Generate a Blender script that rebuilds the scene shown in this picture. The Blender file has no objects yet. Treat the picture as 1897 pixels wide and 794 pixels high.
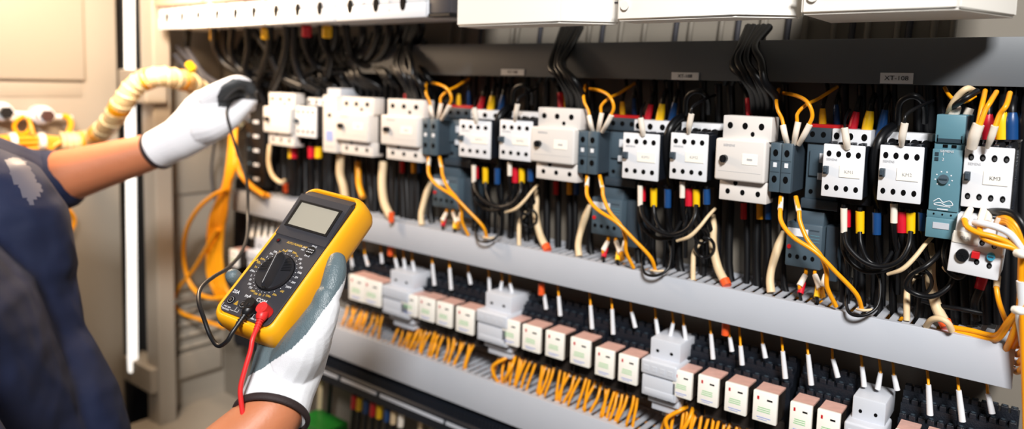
import bpy, bmesh, math, random
from mathutils import Vector, Matrix
random.seed(7)
col = bpy.context.scene.collection
sc = bpy.context.scene
# ------------------------------------------------------------------ camera geometry
PPX, PPY, FPX = 985.0, 275.0, 1340.0
def nrm(v): return Vector(v).normalized()
_Y = nrm((2000-PPX, 180-PPY, FPX))
_X = -nrm((-800-PPX, 105-PPY, FPX))
_X = (_X - _X.dot(_Y)*_Y).normalized()
_Z = -_Y.cross(_X)
if _Z[1] > 0: _Z = -_Z
CAM = Vector((0, 0, 1.45))
def c2w(c): c = Vector(c); return Vector((c.dot(_X), c.dot(_Y), c.dot(_Z)))
def w2c(w): w = Vector(w) - CAM; return _X*w.x + _Y*w.y + _Z*w.z
def W(px, py, Y):                       # point of the plane y = Y seen at a pixel of the photograph
    w = c2w((px-PPX, py-PPY, FPX)); return w*(Y/w.y) + CAM
def WX(px, py, X):
    w = c2w((px-PPX, py-PPY, FPX)); return w*(X/w.x) + CAM
def D(px, py, d):                       # point at distance d along the optical axis
    return c2w(Vector((px-PPX, py-PPY, FPX))*(d/FPX)) + CAM
def pix(w):
    c = w2c(w); return (c.x/c.z*FPX+PPX, c.y/c.z*FPX+PPY)
# ------------------------------------------------------------------ materials
def lin(c):
    c = c/255.0
    return c/12.92 if c <= .04045 else ((c+.055)/1.055)**2.4
def mat(name, rgb, rough=.5, metal=0, spec=.5, bump=0, bscale=200, coat=0, emit=0, var=.04, vscale=30, trans=0, alpha=1):
    m = bpy.data.materials.new(name); m.use_nodes = True
    nt = m.node_tree; b = nt.nodes['Principled BSDF']
    c = tuple(lin(v) for v in rgb)
    tc = nt.nodes.new('ShaderNodeTexCoord')
    nz = nt.nodes.new('ShaderNodeTexNoise'); nz.inputs['Scale'].default_value = vscale
    nt.links.new(tc.outputs['Object'], nz.inputs['Vector'])
    mx = nt.nodes.new('ShaderNodeMix'); mx.data_type = 'RGBA'
    mx.inputs[6].default_value = (*[max(0, v*(1-var*2)) for v in c], 1)
    mx.inputs[7].default_value = (*[min(1, v*(1+var)) for v in c], 1)
    nt.links.new(nz.outputs['Fac'], mx.inputs[0]); nt.links.new(mx.outputs[2], b.inputs['Base Color'])
    b.inputs['Roughness'].default_value = rough; b.inputs['Metallic'].default_value = metal
    b.inputs['Specular IOR Level'].default_value = spec
    b.inputs['Coat Weight'].default_value = coat
    b.inputs['Transmission Weight'].default_value = trans
    b.inputs['Alpha'].default_value = alpha
    if emit:
        b.inputs['Emission Color'].default_value = (*c, 1); b.inputs['Emission Strength'].default_value = emit
    if bump:
        n2 = nt.nodes.new('ShaderNodeTexNoise'); n2.inputs['Scale'].default_value = bscale
        nt.links.new(tc.outputs['Object'], n2.inputs['Vector'])
        bp = nt.nodes.new('ShaderNodeBump'); bp.inputs['Strength'].default_value = bump; bp.inputs['Distance'].default_value = .002
        nt.links.new(n2.outputs['Fac'], bp.inputs['Height']); nt.links.new(bp.outputs['Normal'], b.inputs['Normal'])
    return m
M = dict(
 fwhite=mat('soft_white_plastic', (204,208,216), .42, var=.015),
 white=mat('white_plastic', (228,230,234), .38, var=.01),
 offwhite=mat('off_white_plastic', (222,217,212), .42, var=.01),
 cream=mat('cream_label', (250,246,235), .5, var=.01),
 black=mat('black_plastic', (16,17,20), .35, var=.1),
 blacktex=mat('textured_black_plastic', (19,24,33), .45, bump=.3, bscale=600, var=.1),
 hole=mat('dark_hole', (5,5,6), .8, spec=.1),
 slate=mat('slate_plastic', (74,90,101), .4, var=.03),
 slatedark=mat('dark_slate_plastic', (55,67,77), .45, var=.03),
 teal=mat('blue_grey_plastic', (92,134,148), .4, var=.02),
 tealdark=mat('dark_blue_grey_plastic', (38,56,66), .45, var=.03),
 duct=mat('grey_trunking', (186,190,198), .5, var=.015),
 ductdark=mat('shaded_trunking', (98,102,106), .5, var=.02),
 metal=mat('steel', (200,200,200), .3, metal=1),
 yellow=mat('yellow_wire_insulation', (250,165,14), .38, var=.03),
 yelsleeve=mat('yellow_sleeve', (250,196,10), .4, var=.02),
 redsleeve=mat('red_sleeve', (205,20,45), .4, var=.03),
 bluesleeve=mat('blue_sleeve', (20,66,120), .35, var=.03),
 whitesleeve=mat('white_sleeve', (238,228,214), .45, var=.02),
 creamwire=mat('cream_wire_insulation', (226,200,160), .5, var=.04),
 blackwire=mat('black_cable', (12,13,16), .38, spec=.38, var=.1),
 red=mat('red_plastic', (200,28,34), .4, var=.02),
 orange=mat('orange_cap', (240,92,40), .4, var=.02),
 blue=mat('blue_plastic', (60,150,180), .4, var=.03),
 pink=mat('pinkish_relay_top', (222,176,162), .3, var=.12, vscale=160),
 smoke=mat('smoky_relay_side', (52,46,42), .15, var=.15, vscale=120),
 relayface=mat('relay_cream_face', (255,250,240), .35, var=.01),
 print_=mat('grey_print', (176,176,178), .6),
 dimink=mat('faded_ink', (100,100,104), .6),
 ink=mat('black_ink', (35,35,40), .6),
 green=mat('green_print', (150,205,150), .6),
 blueprint=mat('blue_print', (150,165,215), .6),
 beige=mat('beige_painted_steel', (158,149,136), .5, var=.03, vscale=4),
 plate=mat('mounting_plate', (128,121,110), .5, var=.06, vscale=8),
 boxwhite=mat('cream_painted_steel', (236,232,224), .45, var=.01, vscale=6),
 boxside=mat('breaker_side_grey', (60,60,66), .5, var=.05),
 greenblock=mat('green_terminal', (30,120,40), .4),
 tan=mat('dull_brown_breaker', (180,150,130), .5, var=.05),
)
# ------------------------------------------------------------------ mesh helpers
def box(bm, x0, x1, y0, y1, z0, z1, bev=0, seg=2, mtx=None, taper=None):
    r = bmesh.ops.create_cube(bm, size=1)
    vs = r['verts']
    for v in vs:
        tx = 0
        v.co = Vector((x0+(v.co.x+.5)*(x1-x0), y0+(v.co.y+.5)*(y1-y0), z0+(v.co.z+.5)*(z1-z0)))
    if bev > 0:
        es = set(e for v in vs for e in v.link_edges)
        nv = bmesh.ops.bevel(bm, geom=list(es), offset=bev, segments=seg, affect='EDGES', profile=.5)
        vs = list(set(vs_ for f in nv['faces'] for vs_ in f.verts) | set(v for v in vs if v.is_valid))
    if mtx is not None:
        done = set()
        st = [v for v in vs if v.is_valid]
        while st:
            v = st.pop()
            if v in done: continue
            done.add(v)
            for e in v.link_edges:
                o = e.other_vert(v)
                if o not in done: st.append(o)
        for v in done: v.co = mtx @ v.co
    return vs
def cyl(bm, c, axis, r, h, seg=16, r2=None):      # from c along axis for h
    ax = Vector(axis).normalized()
    q = Vector((0, 0, 1)).rotation_difference(ax).to_matrix().to_4x4()
    mt = Matrix.Translation(Vector(c)+ax*h/2) @ q
    bmesh.ops.create_cone(bm, cap_ends=True, segments=seg, radius1=r, radius2=r if r2 is None else r2, depth=h, matrix=mt)
def poly(bm, pts, y0, y1):                          # extruded polygon of (x, z)
    a = [bm.verts.new((p[0], y0, p[1])) for p in pts]; b = [bm.verts.new((p[0], y1, p[1])) for p in pts]
    n = len(pts)
    bm.faces.new(a); bm.faces.new(b[::-1])
    for i in range(n): bm.faces.new((a[i], b[i], b[(i+1) % n], a[(i+1) % n]))
    bmesh.ops.recalc_face_normals(bm, faces=bm.faces[:])
def polyx(bm, pts, x0, x1):                         # extruded polygon of (y, z) along x
    a = [bm.verts.new((x0, p[0], p[1])) for p in pts]; b = [bm.verts.new((x1, p[0], p[1])) for p in pts]
    n = len(pts)
    bm.faces.new(a); bm.faces.new(b[::-1])
    for i in range(n): bm.faces.new((a[i], b[i], b[(i+1) % n], a[(i+1) % n]))
    bmesh.ops.recalc_face_normals(bm, faces=bm.faces[:])
def catmull(pts, sub=6):
    P = [Vector(p) for p in pts]
    if len(P) < 3: return [P[0].lerp(P[-1], i/sub) for i in range(sub+1)], [i/sub*(len(P)-1) for i in range(sub+1)]
    out = []; ts = []
    for i in range(len(P)-1):
        p0 = P[i-1] if i else P[0]*2-P[1]; p1 = P[i]; p2 = P[i+1]; p3 = P[i+2] if i+2 < len(P) else P[-1]*2-P[-2]
        for k in range(sub):
            t = k/sub
            out.append(.5*((2*p1)+(-p0+p2)*t+(2*p0-5*p1+4*p2-p3)*t*t+(-p0+3*p1-3*p2+p3)*t*t*t)); ts.append(i+t)
    out.append(P[-1].copy()); ts.append(len(P)-1)
    return out, ts
def tube(bm, pts, r, seg=8, sub=6, smooth=True, capr=True):
    if smooth and len(pts) > 2: P, ts = catmull(pts, sub)
    else: P = [Vector(p) for p in pts]; ts = list(range(len(P)))
    def rad(t):
        if not isinstance(r, (list, tuple)): return r
        i = min(int(t), len(r)-2); f = t-i
        return r[i]*(1-f)+r[i+1]*f
    n = len(P); rings = []
    T = [(P[min(i+1, n-1)]-P[max(i-1, 0)]).normalized() for i in range(n)]
    u = T[0].orthogonal().normalized()
    for i in range(n):
        u = (u - u.dot(T[i])*T[i])
        u = u.normalized() if u.length > 1e-6 else T[i].orthogonal().normalized()
        v = T[i].cross(u); rr = rad(ts[i])
        rings.append([bm.verts.new(P[i]+(u*math.cos(a)+v*math.sin(a))*rr) for a in [2*math.pi*k/seg for k in range(seg)]])
    for i in range(n-1):
        for k in range(seg): bm.faces.new((rings[i][k], rings[i][(k+1) % seg], rings[i+1][(k+1) % seg], rings[i+1][k]))
    bm.faces.new(rings[0][::-1]); bm.faces.new(rings[-1])
def NB(): return bmesh.new()
def obj(name, bm, m, parent=None, label=None, smooth=False, recenter=False, angle=40):
    off = Vector((0, 0, 0))
    bm.normal_update()
    if recenter:
        zs = [v.co for v in bm.verts]
        mn = Vector([min(c[i] for c in zs) for i in range(3)]); mxx = Vector([max(c[i] for c in zs) for i in range(3)])
        off = Vector(((mn.x+mxx.x)/2, (mn.y+mxx.y)/2, mn.z))
        bmesh.ops.translate(bm, verts=bm.verts[:], vec=-off)
    me = bpy.data.meshes.new(name); 
    if smooth:
        for f in bm.faces: f.smooth = True
        ca = math.cos(math.radians(angle))
        for e in bm.edges:
            if len(e.link_faces) == 2 and e.link_faces[0].normal.dot(e.link_faces[1].normal) < ca: e.smooth = False
    bm.to_mesh(me); bm.free()
    me.materials.append(m if not isinstance(m, str) else M[m])
    o = bpy.data.objects.new(name, me); o.location = off; col.objects.link(o)
    if parent is not None: o.parent = parent
    if label: o['label'] = label
    return o
def tag(o, label, cat, group=None, kind=None):
    o['label'] = label; o['category'] = cat
    if group: o['group'] = group
    if kind: o['kind'] = kind
    return o
def thing(name, label, cat, loc=(0, 0, 0), group=None):
    o = bpy.data.objects.new(name, None); o.empty_display_size = .01; col.objects.link(o); o.location = loc
    return tag(o, label, cat, group)
def struct(name, bm, m, label=None):
    o = obj(name, bm, m); o['kind'] = 'structure'; 
    if label: o['label'] = label
    return o
KIDS = {}
def copy_tree(o, parent=None):
    c = o.copy(); col.objects.link(c)
    if parent is not None: c.parent = parent
    for ch in list(o.children): copy_tree(ch, c)
    return c
def boxo(name, parent, m, *a, bev=0, label=None):
    bm = NB(); box(bm, *a, bev=bev); return obj(name, bm, m, parent, label)
def text_bm(s, size, mtx, ext=.00015, align='CENTER', font_shear=0, sx=1):
    cu = bpy.data.curves.new('t', 'FONT'); cu.body = s; cu.size = size; cu.align_x = align; cu.align_y = 'CENTER'
    cu.extrude = ext; cu.shear = font_shear; cu.resolution_u = 2
    o = bpy.data.objects.new('t', cu)
    me = o.to_mesh(); bm = NB(); bm.from_mesh(me); o.to_mesh_clear()
    bpy.data.objects.remove(o); bpy.data.curves.remove(cu)
    bmesh.ops.scale(bm, vec=(sx, 1, 1), verts=bm.verts[:])
    bm.transform(mtx)
    return bm
# text standing on a vertical front face (normal -y), reading along +x
FRONT = Matrix.Rotation(math.pi/2, 4, 'X')
def ftext(name, parent, s, size, x, y, z, m='ink', sx=1, label=None):
    return obj(name, text_bm(s, size, Matrix.Translation((x, y, z)) @ FRONT, sx=sx), m, parent, label)
def wires(name, label, cat, pts, r, m, Y=None, group=None, ferr=None, seg=8, sub=6, parent=None):
    """pts: (px, py) or (px, py, Y); ferr: list of (part_name, pts, radii, material)"""
    P = [W(p[0], p[1], p[2] if len(p) > 2 else Y) for p in pts]
    bm = NB(); tube(bm, P, r, seg, sub)
    if parent is not None:
        return obj(name, bm, m, parent, label, smooth=True)
    o = obj(name, bm, m, smooth=True, recenter=True, angle=60); tag(o, label, cat, group)
    for f in (ferr or []):
        b2 = NB(); Q = [W(p[0], p[1], p[2] if len(p) > 2 else Y)-o.location for p in f[1]]
        tube(b2, Q, f[2], 10, 4); obj(f[0], b2, f[3], o, f[4] if len(f) > 4 else None, smooth=True)
    return o
BACK = 1.0
# ------------------------------------------------------------------ trunking
def duct(name, label, x0, x1, ytop_front, zt, zb, Y, m, pitch=.0135, slots=True, back=None):
    back = back or BACK
    t = thing(name, label, 'cable trunking', ((x0+x1)/2, Y, zb))
    cx = (x0+x1)/2
    bm = NB(); box(bm, x0-cx, x1-cx, 0, .0025, 0, zt-zb, .0008); obj('cover', bm, m, t, smooth=True)
    bm = NB(); dy = back-Y
    h = zt-zb
    # top and bottom combs of fingers with open slots between them, and the base against the plate
    n = int((x1-x0)/pitch)
    for i in range(n):
        xa = x0-cx+i*pitch
        box(bm, xa, xa+pitch*.60, .0025, dy-.002, h-.0025, h-.0008)
        box(bm, xa, xa+pitch*.58, .0025, dy-.002, .0008, .0025)
    box(bm, x0-cx, x1-cx, .0025, .009, h-.0028, h-.0006); box(bm, x0-cx, x1-cx, dy-.006, dy-.001, 0, h)
    box(bm, x0-cx, x1-cx, .0025, .009, .0006, .0028)
    obj('slotted_body', bm, m, t)
    return t
z = lambda px, py, Y: W(px, py, Y).z
Y0 = .91
DUCT1 = duct('cable_duct', 'long pale grey cable trunking under the contactor row', W(430,360,Y0).x, W(1881,645,Y0).x, 0, z(1000,465,Y0), z(1000,520,Y0), Y0, 'duct')
DUCT2 = duct('cable_duct', 'grey cable trunking below the cream relays, filled with orange wires', W(430,360,Y0).x, W(1881,1100,Y0).x, 0, z(616,604,Y0), z(603,653,Y0), Y0, 'duct', pitch=.0150)
YD = .93
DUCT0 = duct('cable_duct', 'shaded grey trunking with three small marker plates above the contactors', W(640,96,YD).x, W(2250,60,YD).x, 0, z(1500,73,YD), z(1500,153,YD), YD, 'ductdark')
for (a, b, c, d, e) in ((928,128,971,140,'first'), (1244,134,1294,149,'second'), (1631,135,1691,156,'third')):
    p = W(a, b, YD-.0012); q = W(c, d, YD-.0012)
    t = thing('marker_plate', f'white marker plate reading XT-108 on the dark upper trunking, {e} from the photo\'s left', 'marker plate', ((p.x+q.x)/2, YD-.0012, q.z+.0003), 'marker plates on the upper trunking')
    w = (q.x-p.x)/2; h = p.z-q.z
    boxo('plate', t, M['white'], -w, w, 0, .001, 0, h, bev=.0003)
    ftext('lettering', t, 'XT-108', h*.6, 0, -.0002, h*.5, 'ink', sx=1.1)
# ------------------------------------------------------------------ enclosure
zc = z(1139, 39, .78)
XW = -1.75; ZF = WX(432,719,XW).z
bm = NB(); box(bm, XW-.02, 1.4, BACK, BACK+.004, ZF-.6, 2.3); struct('wall_back', bm, 'plate')
bm = NB(); box(bm, XW-.004, XW, .823, BACK, ZF-.6, 2.3)
struct('wall_left', bm, 'beige')
bm = NB(); box(bm, -4.5, 3, -3, BACK+.3, -.02, 0); struct('floor', bm, mat('concrete_floor', (52,50,48), .7, var=.1, vscale=3))
bm = NB(); box(bm, XW, 1.4, .72, BACK, ZF-.012, ZF, .002); struct('trim_1', bm, 'beige', 'beige steel bottom tray of the enclosure')
bm = NB(); box(bm, -4.5, XW-.3, -3, 3, 0, 2.8); struct('wall_room', bm, mat('room_wall', (90,84,76), .8, var=.03, vscale=2))
S = .9
YF = .9
def put(proto, first, r, Y, label, w, h, group=None):
    """place a prototype (front face w x h centred on its origin) so its face fills the pixel rectangle r"""
    o = proto if first else copy_tree(proto)
    a = W(r[0], (r[1]+r[3])/2, Y); b = W(r[2], (r[1]+r[3])/2, Y)
    zt = W((r[0]+r[2])/2, r[1], Y).z; zb = W((r[0]+r[2])/2, r[3], Y).z
    o.location = ((a.x+b.x)/2, Y, (zt+zb)/2); o.scale = ((b.x-a.x)/w, 1, (zt-zb)/h)
    o['label'] = label
    if group: o['group'] = group
    return o
def hole(t, x, z, r, y=-.0003, screw=False, name='terminal_hole', elong=1.15):
    bm = NB(); cyl(bm, (0, 0, 0), (0, 1, 0), r, .004, 18); bmesh.ops.scale(bm, vec=(1, 1, elong), verts=bm.verts[:]); bmesh.ops.translate(bm, vec=(x, y, z), verts=bm.verts[:])
    o = obj(name, bm, 'hole', t)
    if screw:
        bm = NB(); cyl(bm, (x+r*.12, y-.0002, z-r*.25), (0, 1, 0), r*.55, .003, 12); box(bm, x-r*.4, x+r*.6, y-.0004, y+.001, z-r*.35, z-r*.15)
        obj('screw', bm, 'metal', o)
    return o
# ---- motor protection breaker, 0.068 x 0.105
def breaker():
    t = thing('circuit_breaker', '', 'circuit breaker', group='off-white motor breakers in the device row')
    w, h = .034, .0525
    boxo('rear_body', t, M['black'], -w*.9, w*.98, .018, .095, -h*.9, h*.9, bev=.002)
    bm = NB(); box(bm, -w+.003, w, .004, .03, h-.030, h, .0015); obj('top_terminal_block', bm, 'offwhite', t, smooth=True)
    bm = NB(); box(bm, -w+.002, w-.002, .004, .03, -h, -h+.026, .0015); obj('bottom_terminal_block', bm, 'offwhite', t, smooth=True)
    bm = NB(); box(bm, -w-.002, w-.003, -.006, .03, -h+.0255, h-.028, .003, 3); obj('front_cover', bm, 'offwhite', t, smooth=True)
    for x in (-.021, -.001, .0205):
        hole(t, x, h-.012, .0036, .0037)
    hole(t, .0095, h-.0215, .0026, .0037)
    for x in (-.020, .0, .0205): hole(t, x, -h+.0115, .0030, .0037)
    hole(t, -.010, -h+.0225, .0028, .0033, name='notch')
    bm = NB(); cyl(bm, (-.0225, -.012, .0), (0, 1, 0), .0048, .008, 20); box(bm, -.0238, -.0212, -.014, -.008, -.0045, .0045, .0004); obj('rotary_knob', bm, 'black', t)
    boxo('rating_label', t, M['cream'], .001, .021, -.0066, -.0055, -.0055, .0075, bev=.0002)
    boxo('label_print', t, M['print_'], .0075, .0145, -.0068, -.006, -.0004, .0022)
    ftext('brand_print', t, 'SIEMENS', .0042, -.017, -.0062, .0165, 'print_')
    boxo('panel_line', t, M['print_'], -w+.003, w-.008, -.0062, -.005, -.0155, -.0151)
    return t
B = breaker()
for i, (r, lb) in enumerate([((1330,215,1425,375), 'largest off-white breaker with black knob, left of the largest slate terminal pair'), ((989,200,1071,335), 'off-white breaker with black knob between the left and middle pairs of contactors'),
        ((711,184,782,298), 'off-white breaker standing right beside the slate terminal pair of the left bay'), ((627,180,690,288), 'off-white breaker next to the narrow beige module, above the meter'), ((493,172,543,270), 'blurry off-white breaker by the gloved fingertips, first of its row')]):
    put(B, i == 0, r, YF, lb, .068, .105)
# ---- contactor with white auxiliary block 0.050 x 0.060
def contactor(kind, txt):
    t = thing('contactor', '', 'contactor', group='white-faced contactors in the device row')
    w, h = .025, .030
    bm = NB(); box(bm, -w, w, 0, .004, -h, h, .0012); obj('front_plate', bm, 'white', t, smooth=True)
    bm = NB(); box(bm, -w+.0006, w-.0004, .004, .040, -h+.001, h-.001, .0012)
    for s in (0, 1, 2, 3): box(bm, -w+.004+s*.012, -w+.010+s*.012, .006, .03, h-.002, h+.002, .0008)
    obj('auxiliary_block', bm, 'blacktex', t, smooth=True)
    bm = NB(); box(bm, -w+.001, w+.002, .041, .098, -h-.012, h+.004, .002); obj('contactor_body', bm, 'blacktex', t, smooth=True)
    for i in range(4):
        x = -w+.0072+i*.0118
        hole(t, x, h-.0108, .0030, screw=(kind == 2))
        hole(t, x-.0005, -h+.0108, .0028, screw=(kind == 2))
    bm = NB(); box(bm, -w+.002, -w+.0082, -.006, .001, -.004, .005, .0008); box(bm, -w+.0032, -w+.007, -.0085, -.005, -.002, .004, .0006); obj('toggle', bm, 'slatedark', t)
    boxo('rating_label', t, M['cream'], -.004, w-.004, -.0009, .0005, -.0065, .0068, bev=.0003)
    ftext('label_print', t, txt, .0052, .008, -.0011, 0, 'dimink' if kind == 2 else 'print_', sx=1.15)
    ftext('brand_print', t, 'SIEMENS', .0036, -.014, -.0002, .0125, 'print_')
    if kind == 0:    # three-hole strip seen above and behind
        bm = NB(); box(bm, -w+.002, w+.000, .026, .06, h-.003, h+.0165, .0015); obj('terminal_strip', bm, 'white', t, smooth=True)
        for x in (-.017, 0, .017): hole(t, x, h+.008, .0036, .0257)
    else:
        bm = NB(); box(bm, -w+.000, w+.003, .032, .06, h+.0045, h+.0125, .001)
        for s in range(4): box(bm, -w+.001+s*.0135, -w+.0035+s*.0135, .030, .05, h-.003, h+.006, .0004)
        obj('terminal_strip', bm, 'white', t, smooth=True)
        bm = NB()
        for s in range(4):
            cyl(bm, (-w+.0075+s*.013, .029, h+.001), (0, 1, 0), .0050, .02, 14)
        obj('terminal_arches', bm, 'black', t, smooth=True)
    return t
CA = contactor(0, 'KM1'); CB = contactor(1, 'KM2'); CC = contactor(2, 'KM3')
bay = ['left', 'middle', 'right']; cab = ['leftmost', 'middle', 'rightmost']
for i, (r, s) in enumerate([((1523,268,1600,367), 'in the right bay'), ((1153,247,1220,333), 'in the middle bay'), ((850,223,908,292), 'in the left bay')]):
    put(CA, i == 0, r, YF, 'white eight-hole contactor beside the red-topped slate one, ' + s.replace('in the ', ''), .05, .06)
for i, (r, s) in enumerate([((1627,270,1709,375), 'immediately left of the tall blue-grey timer'), ((1241,247,1310,334), 'just left of the largest off-white breaker'), ((925,223,985,297), 'under the first marker plate')]):
    put(CB, i == 0, r, YF, 'white eight-hole contactor with notched top strip, ' + s, .05, .06)
put(CC, True, (1783,272,1876,387), YF, 'nearest white contactor marked KM3 with steel terminal screws', .05, .06)
# small contactor at the left
t = copy_tree(CA); put(t, True, (548,197,585,254), YF, 'small white contactor between first breaker and narrow module', .05, .06)
# ---- slate terminal pair .034 x .060
def termpair():
    t = thing('terminal_pair', '', 'terminal block', group='slate twin terminal blocks')
    w, h = .017, .03
    for s in (-1, 1):
        cx = s*w/2
        bm = NB(); box(bm, cx-w/2+.0004, cx+w/2-.0004, 0, .055, -h, h, .0015); ob = obj('terminal_body', bm, 'slate', t, smooth=True)
        hole(ob, cx, h-.012, .0038); hole(ob, cx, -h+.016, .0038)
        boxo('marking', ob, M['white'], cx-.0028, cx+.0028, -.0006, .001, .0005, .0062, bev=.0004)
        boxo('ridge', ob, M['slatedark'], cx-.007, cx+.007, -.0004, .001, -.0055, -.0048); boxo('ridge', ob, M['slatedark'], cx-.007, cx+.007, -.0004, .001, .0085, .009)
    boxo('side_plate', t, M['slatedark'], w-.0003, w+.001, .004, .055, -h+.002, h-.002)
    return t
TP = termpair()
for i, (r, s) in enumerate([((1425,265,1467,357), 'largest, beside the biggest off-white breaker'), ((1070,243,1106,322), 'in the middle bay with three yellow wires above'), ((781,220,810,287), 'smallest, above the meter\'s right with yellow wires entering')]):
    put(TP, i == 0, r, YF, 'slate grey twin terminal block, ' + s, .034, .06)
# ---- red-topped slate contactor with overload relay, given in middle-bay pixels
def U(k, px, py):
    if k == 1: return px, py
    if k == 2: return 1330+1.19*(px-990), 215+1.19*(py-200)
    return 711+.852*(px-990), 184+.85*(py-200)
ku = {0: 0, 1: 1, 2: 2}
def urect(k, r):
    a = U(k, r[0], r[1]); b = U(k, r[2], r[3]); return (a[0], a[1], b[0], b[1])
def slatecont():
    t = thing('slate_contactor', '', 'contactor', group='red-topped slate contactors')
    w, h = .024, .055      # face
    bm = NB(); box(bm, -w, w, 0, .06, h-.024, h-.004, .0015); obj('top_terminals', bm, 'slatedark', t, smooth=True)
    bm = NB(); box(bm, -w+.001, w-.001, .001, .05, h-.0045, h, .0008); obj('red_bar', bm, 'red', t, 'red bar along the top')
    for x in (-.014, .0, .014): hole(t, x, h-.013, .0033)
    bm = NB(); box(bm, -w+.003, w-.003, .004, .062, -h+.012, h-.022, .002); box(bm, -w+.008, w-.008, .0, .01, -.012, .022, .001); obj('body', bm, 'slate', t, smooth=True)
    bm = NB(); box(bm, -.003, .009, -.002, .002, .006, .018, .0006); obj('marking', bm, 'white', t); bm = NB(); box(bm, -.004, .009, -.002, .002, -.016, -.007, .0006); obj('marking', bm, 'white', t)
    bm = NB(); box(bm, -w, w, -.001, .06, -h, -h+.013, .0015); obj('bottom_terminals', bm, 'slatedark', t, smooth=True)
    hole(t, -.013, -h+.022, .0028, .0037)
    return t
SC = slatecont()
def overload():
    t = thing('overload_relay', '', 'overload relay', group='slate overload relays under the slate contactors')
    w, h = .028, .036
    bm = NB(); box(bm, -w, w*.75, 0, .05, -h, h*.55, .0015); box(bm, -w*.6, w*.75, .004, .05, h*.5, h, .0012); obj('body', bm, 'slate', t, smooth=True)
    boxo('label', t, M['white'], -w+.002, .002, -.001, .001, .003, .013, bev=.0005)
    boxo('stripe', t, M['slatedark'], .004, .017, -.0004, .001, .012, .0135)
    for z_ in (.006, .002, -.002): boxo('print_line', t, M['teal'], .005, .018, -.0004, .001, z_, z_+.0008)
    bm = NB(); cyl(bm, (-w+.005, -.0015, -.011), (0, 1, 0), .0028, .004, 14); obj('reset_button', bm, 'red', t)
    for i in range(4): hole(t, -w+.0065+i*.0105, -h+.013, .0027)
    bm = NB(); box(bm, w*.8, w*1.45, .012, .06, -h-.014, h*.55, .002); obj('side_module', bm, 'slatedark', t, smooth=True)
    return t
OV = overload()
for i, k in enumerate((2, 1, 0)):
    s = ['left', 'middle', 'right'][k]; s2 = ['smallest of three', 'middle of three', 'largest of three'][k]
    put(SC, i == 0, urect(k, (1122, 213, 1181, 346)), .93, f'slate contactor with red top bar, {s2}, in the {s} bay', .048, .11)
    put(OV, i == 0, urect(k, (1096, 348, 1160, 437)), .93, f'slate overload relay crossed by two yellow wires, {s2}, in the {s} bay', .056, .072)
# narrow beige module
t = thing('interface_module', 'narrow beige module with one dark hole between small contactor and breaker', 'module', (0, 0, 0))
bm = NB(); box(bm, -.012, .012, 0, .08, -.05, .05, .0015); obj('body', bm, 'offwhite', t, smooth=True)
bm = NB(); box(bm, -.0122, .0122, .01, .07, .042, .062, .002); obj('terminal_cap', bm, 'duct', t, smooth=True)
hole(t, 0, .015, .0032); boxo('label', t, M['blueprint'], -.006, .006, -.0005, .001, -.03, -.012, bev=.0002); boxo('print_line', t, M['print_'], -.008, .008, -.0005, .001, -.04, -.0385)
put(t, True, (598,176,623,282), YF, t['label'], .024, .1)
# blurry dark device at the far left
t = thing('terminal_stack', 'dark terminal stack with small white markings beside the first breaker', 'terminal block', (0, 0, 0))
bm = NB(); box(bm, -.03, .03, 0, .08, -.1, .1, .003); obj('body', bm, 'black', t, smooth=True)
for i in range(5):
    boxo('marking', t, M['white'], -.004, .012, -.001, .001, -.085+i*.034, -.078+i*.034, bev=.0005)
    bm = NB(); cyl(bm, (-.018, -.001, -.08+i*.034), (0, 1, 0), .004, .003); obj('terminal_screw', bm, 'slate', t)
put(t, True, (455,190,490,345), .93, t['label'], .06, .2)
# ---- blue-grey timer
t = thing('timer_relay', 'tall blue-grey timer relay with dial beside the nearest contactor', 'timer relay', (0, 0, 0))
w, h = .0148, .064
bm = NB(); box(bm, -w+.0025, w, .002, .095, h-.029, h, .0012); obj('top_cap', bm, 'teal', t, smooth=True)
bm = NB(); box(bm, -w+.0045, w-.002, .0012, .003, h-.0285, h-.0245); box(bm, -w+.0045, -w+.0055, .0012, .003, h-.0285, h-.021); box(bm, w-.003, w-.002, .0012, .003, h-.0285, h-.021); obj('cap_outline', bm, 'tealdark', t)
bm = NB(); box(bm, -w+.0022, w+.0005, .004, .095, h-.036, h-.029, .001); obj('latch_band', bm, 'teal', t, smooth=True)
for x in (-.0045, .0035): boxo('latch_slot', t, M['hole'], x, x+.0045, .0032, .005, h-.0338, h-.0308)
bm = NB(); box(bm, -w+.0015, w-.0005, 0, .095, -h+.029, h-.0355, .0008); obj('front_body', bm, 'teal', t, smooth=True)
boxo('side_shell', t, M['tealdark'], w-.0006, w+.0009, .005, .095, -h+.003, h-.001)
for z_ in (.0215, .0165): boxo('indicator', t, M['tealdark'], -w+.004, -w+.0075, -.0008, .001, z_, z_+.0036)
ftext('marking', t, '1', .004, -.003, -.0004, .0235, 'white'); ftext('marking', t, '2', .004, -.003, -.0004, .018, 'white')
ftext('marking', t, 'SIEMENS', .0034, .000, -.0004, .0265, 'white')
bm = NB(); cyl(bm, (-.001, -.0035, -.002), (0, 1, 0), .0048, .004, 20); d = obj('dial', bm, 'slate', t, smooth=True)
boxo('pointer', d, M['tealdark'], -.0045, .0025, -.0042, -.003, -.0027, -.0013)
bm = NB()
for k in range(8):
    a = math.radians(-135+k*270/7+90); box(bm, -.001+.0078*math.cos(a)-.0006, -.001+.0078*math.cos(a)+.0006, -.0004, .001, -.002+.0078*math.sin(a)-.0006, -.002+.0078*math.sin(a)+.0006)
obj('dial_scale', bm, 'white', t)
bm = NB()
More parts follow.
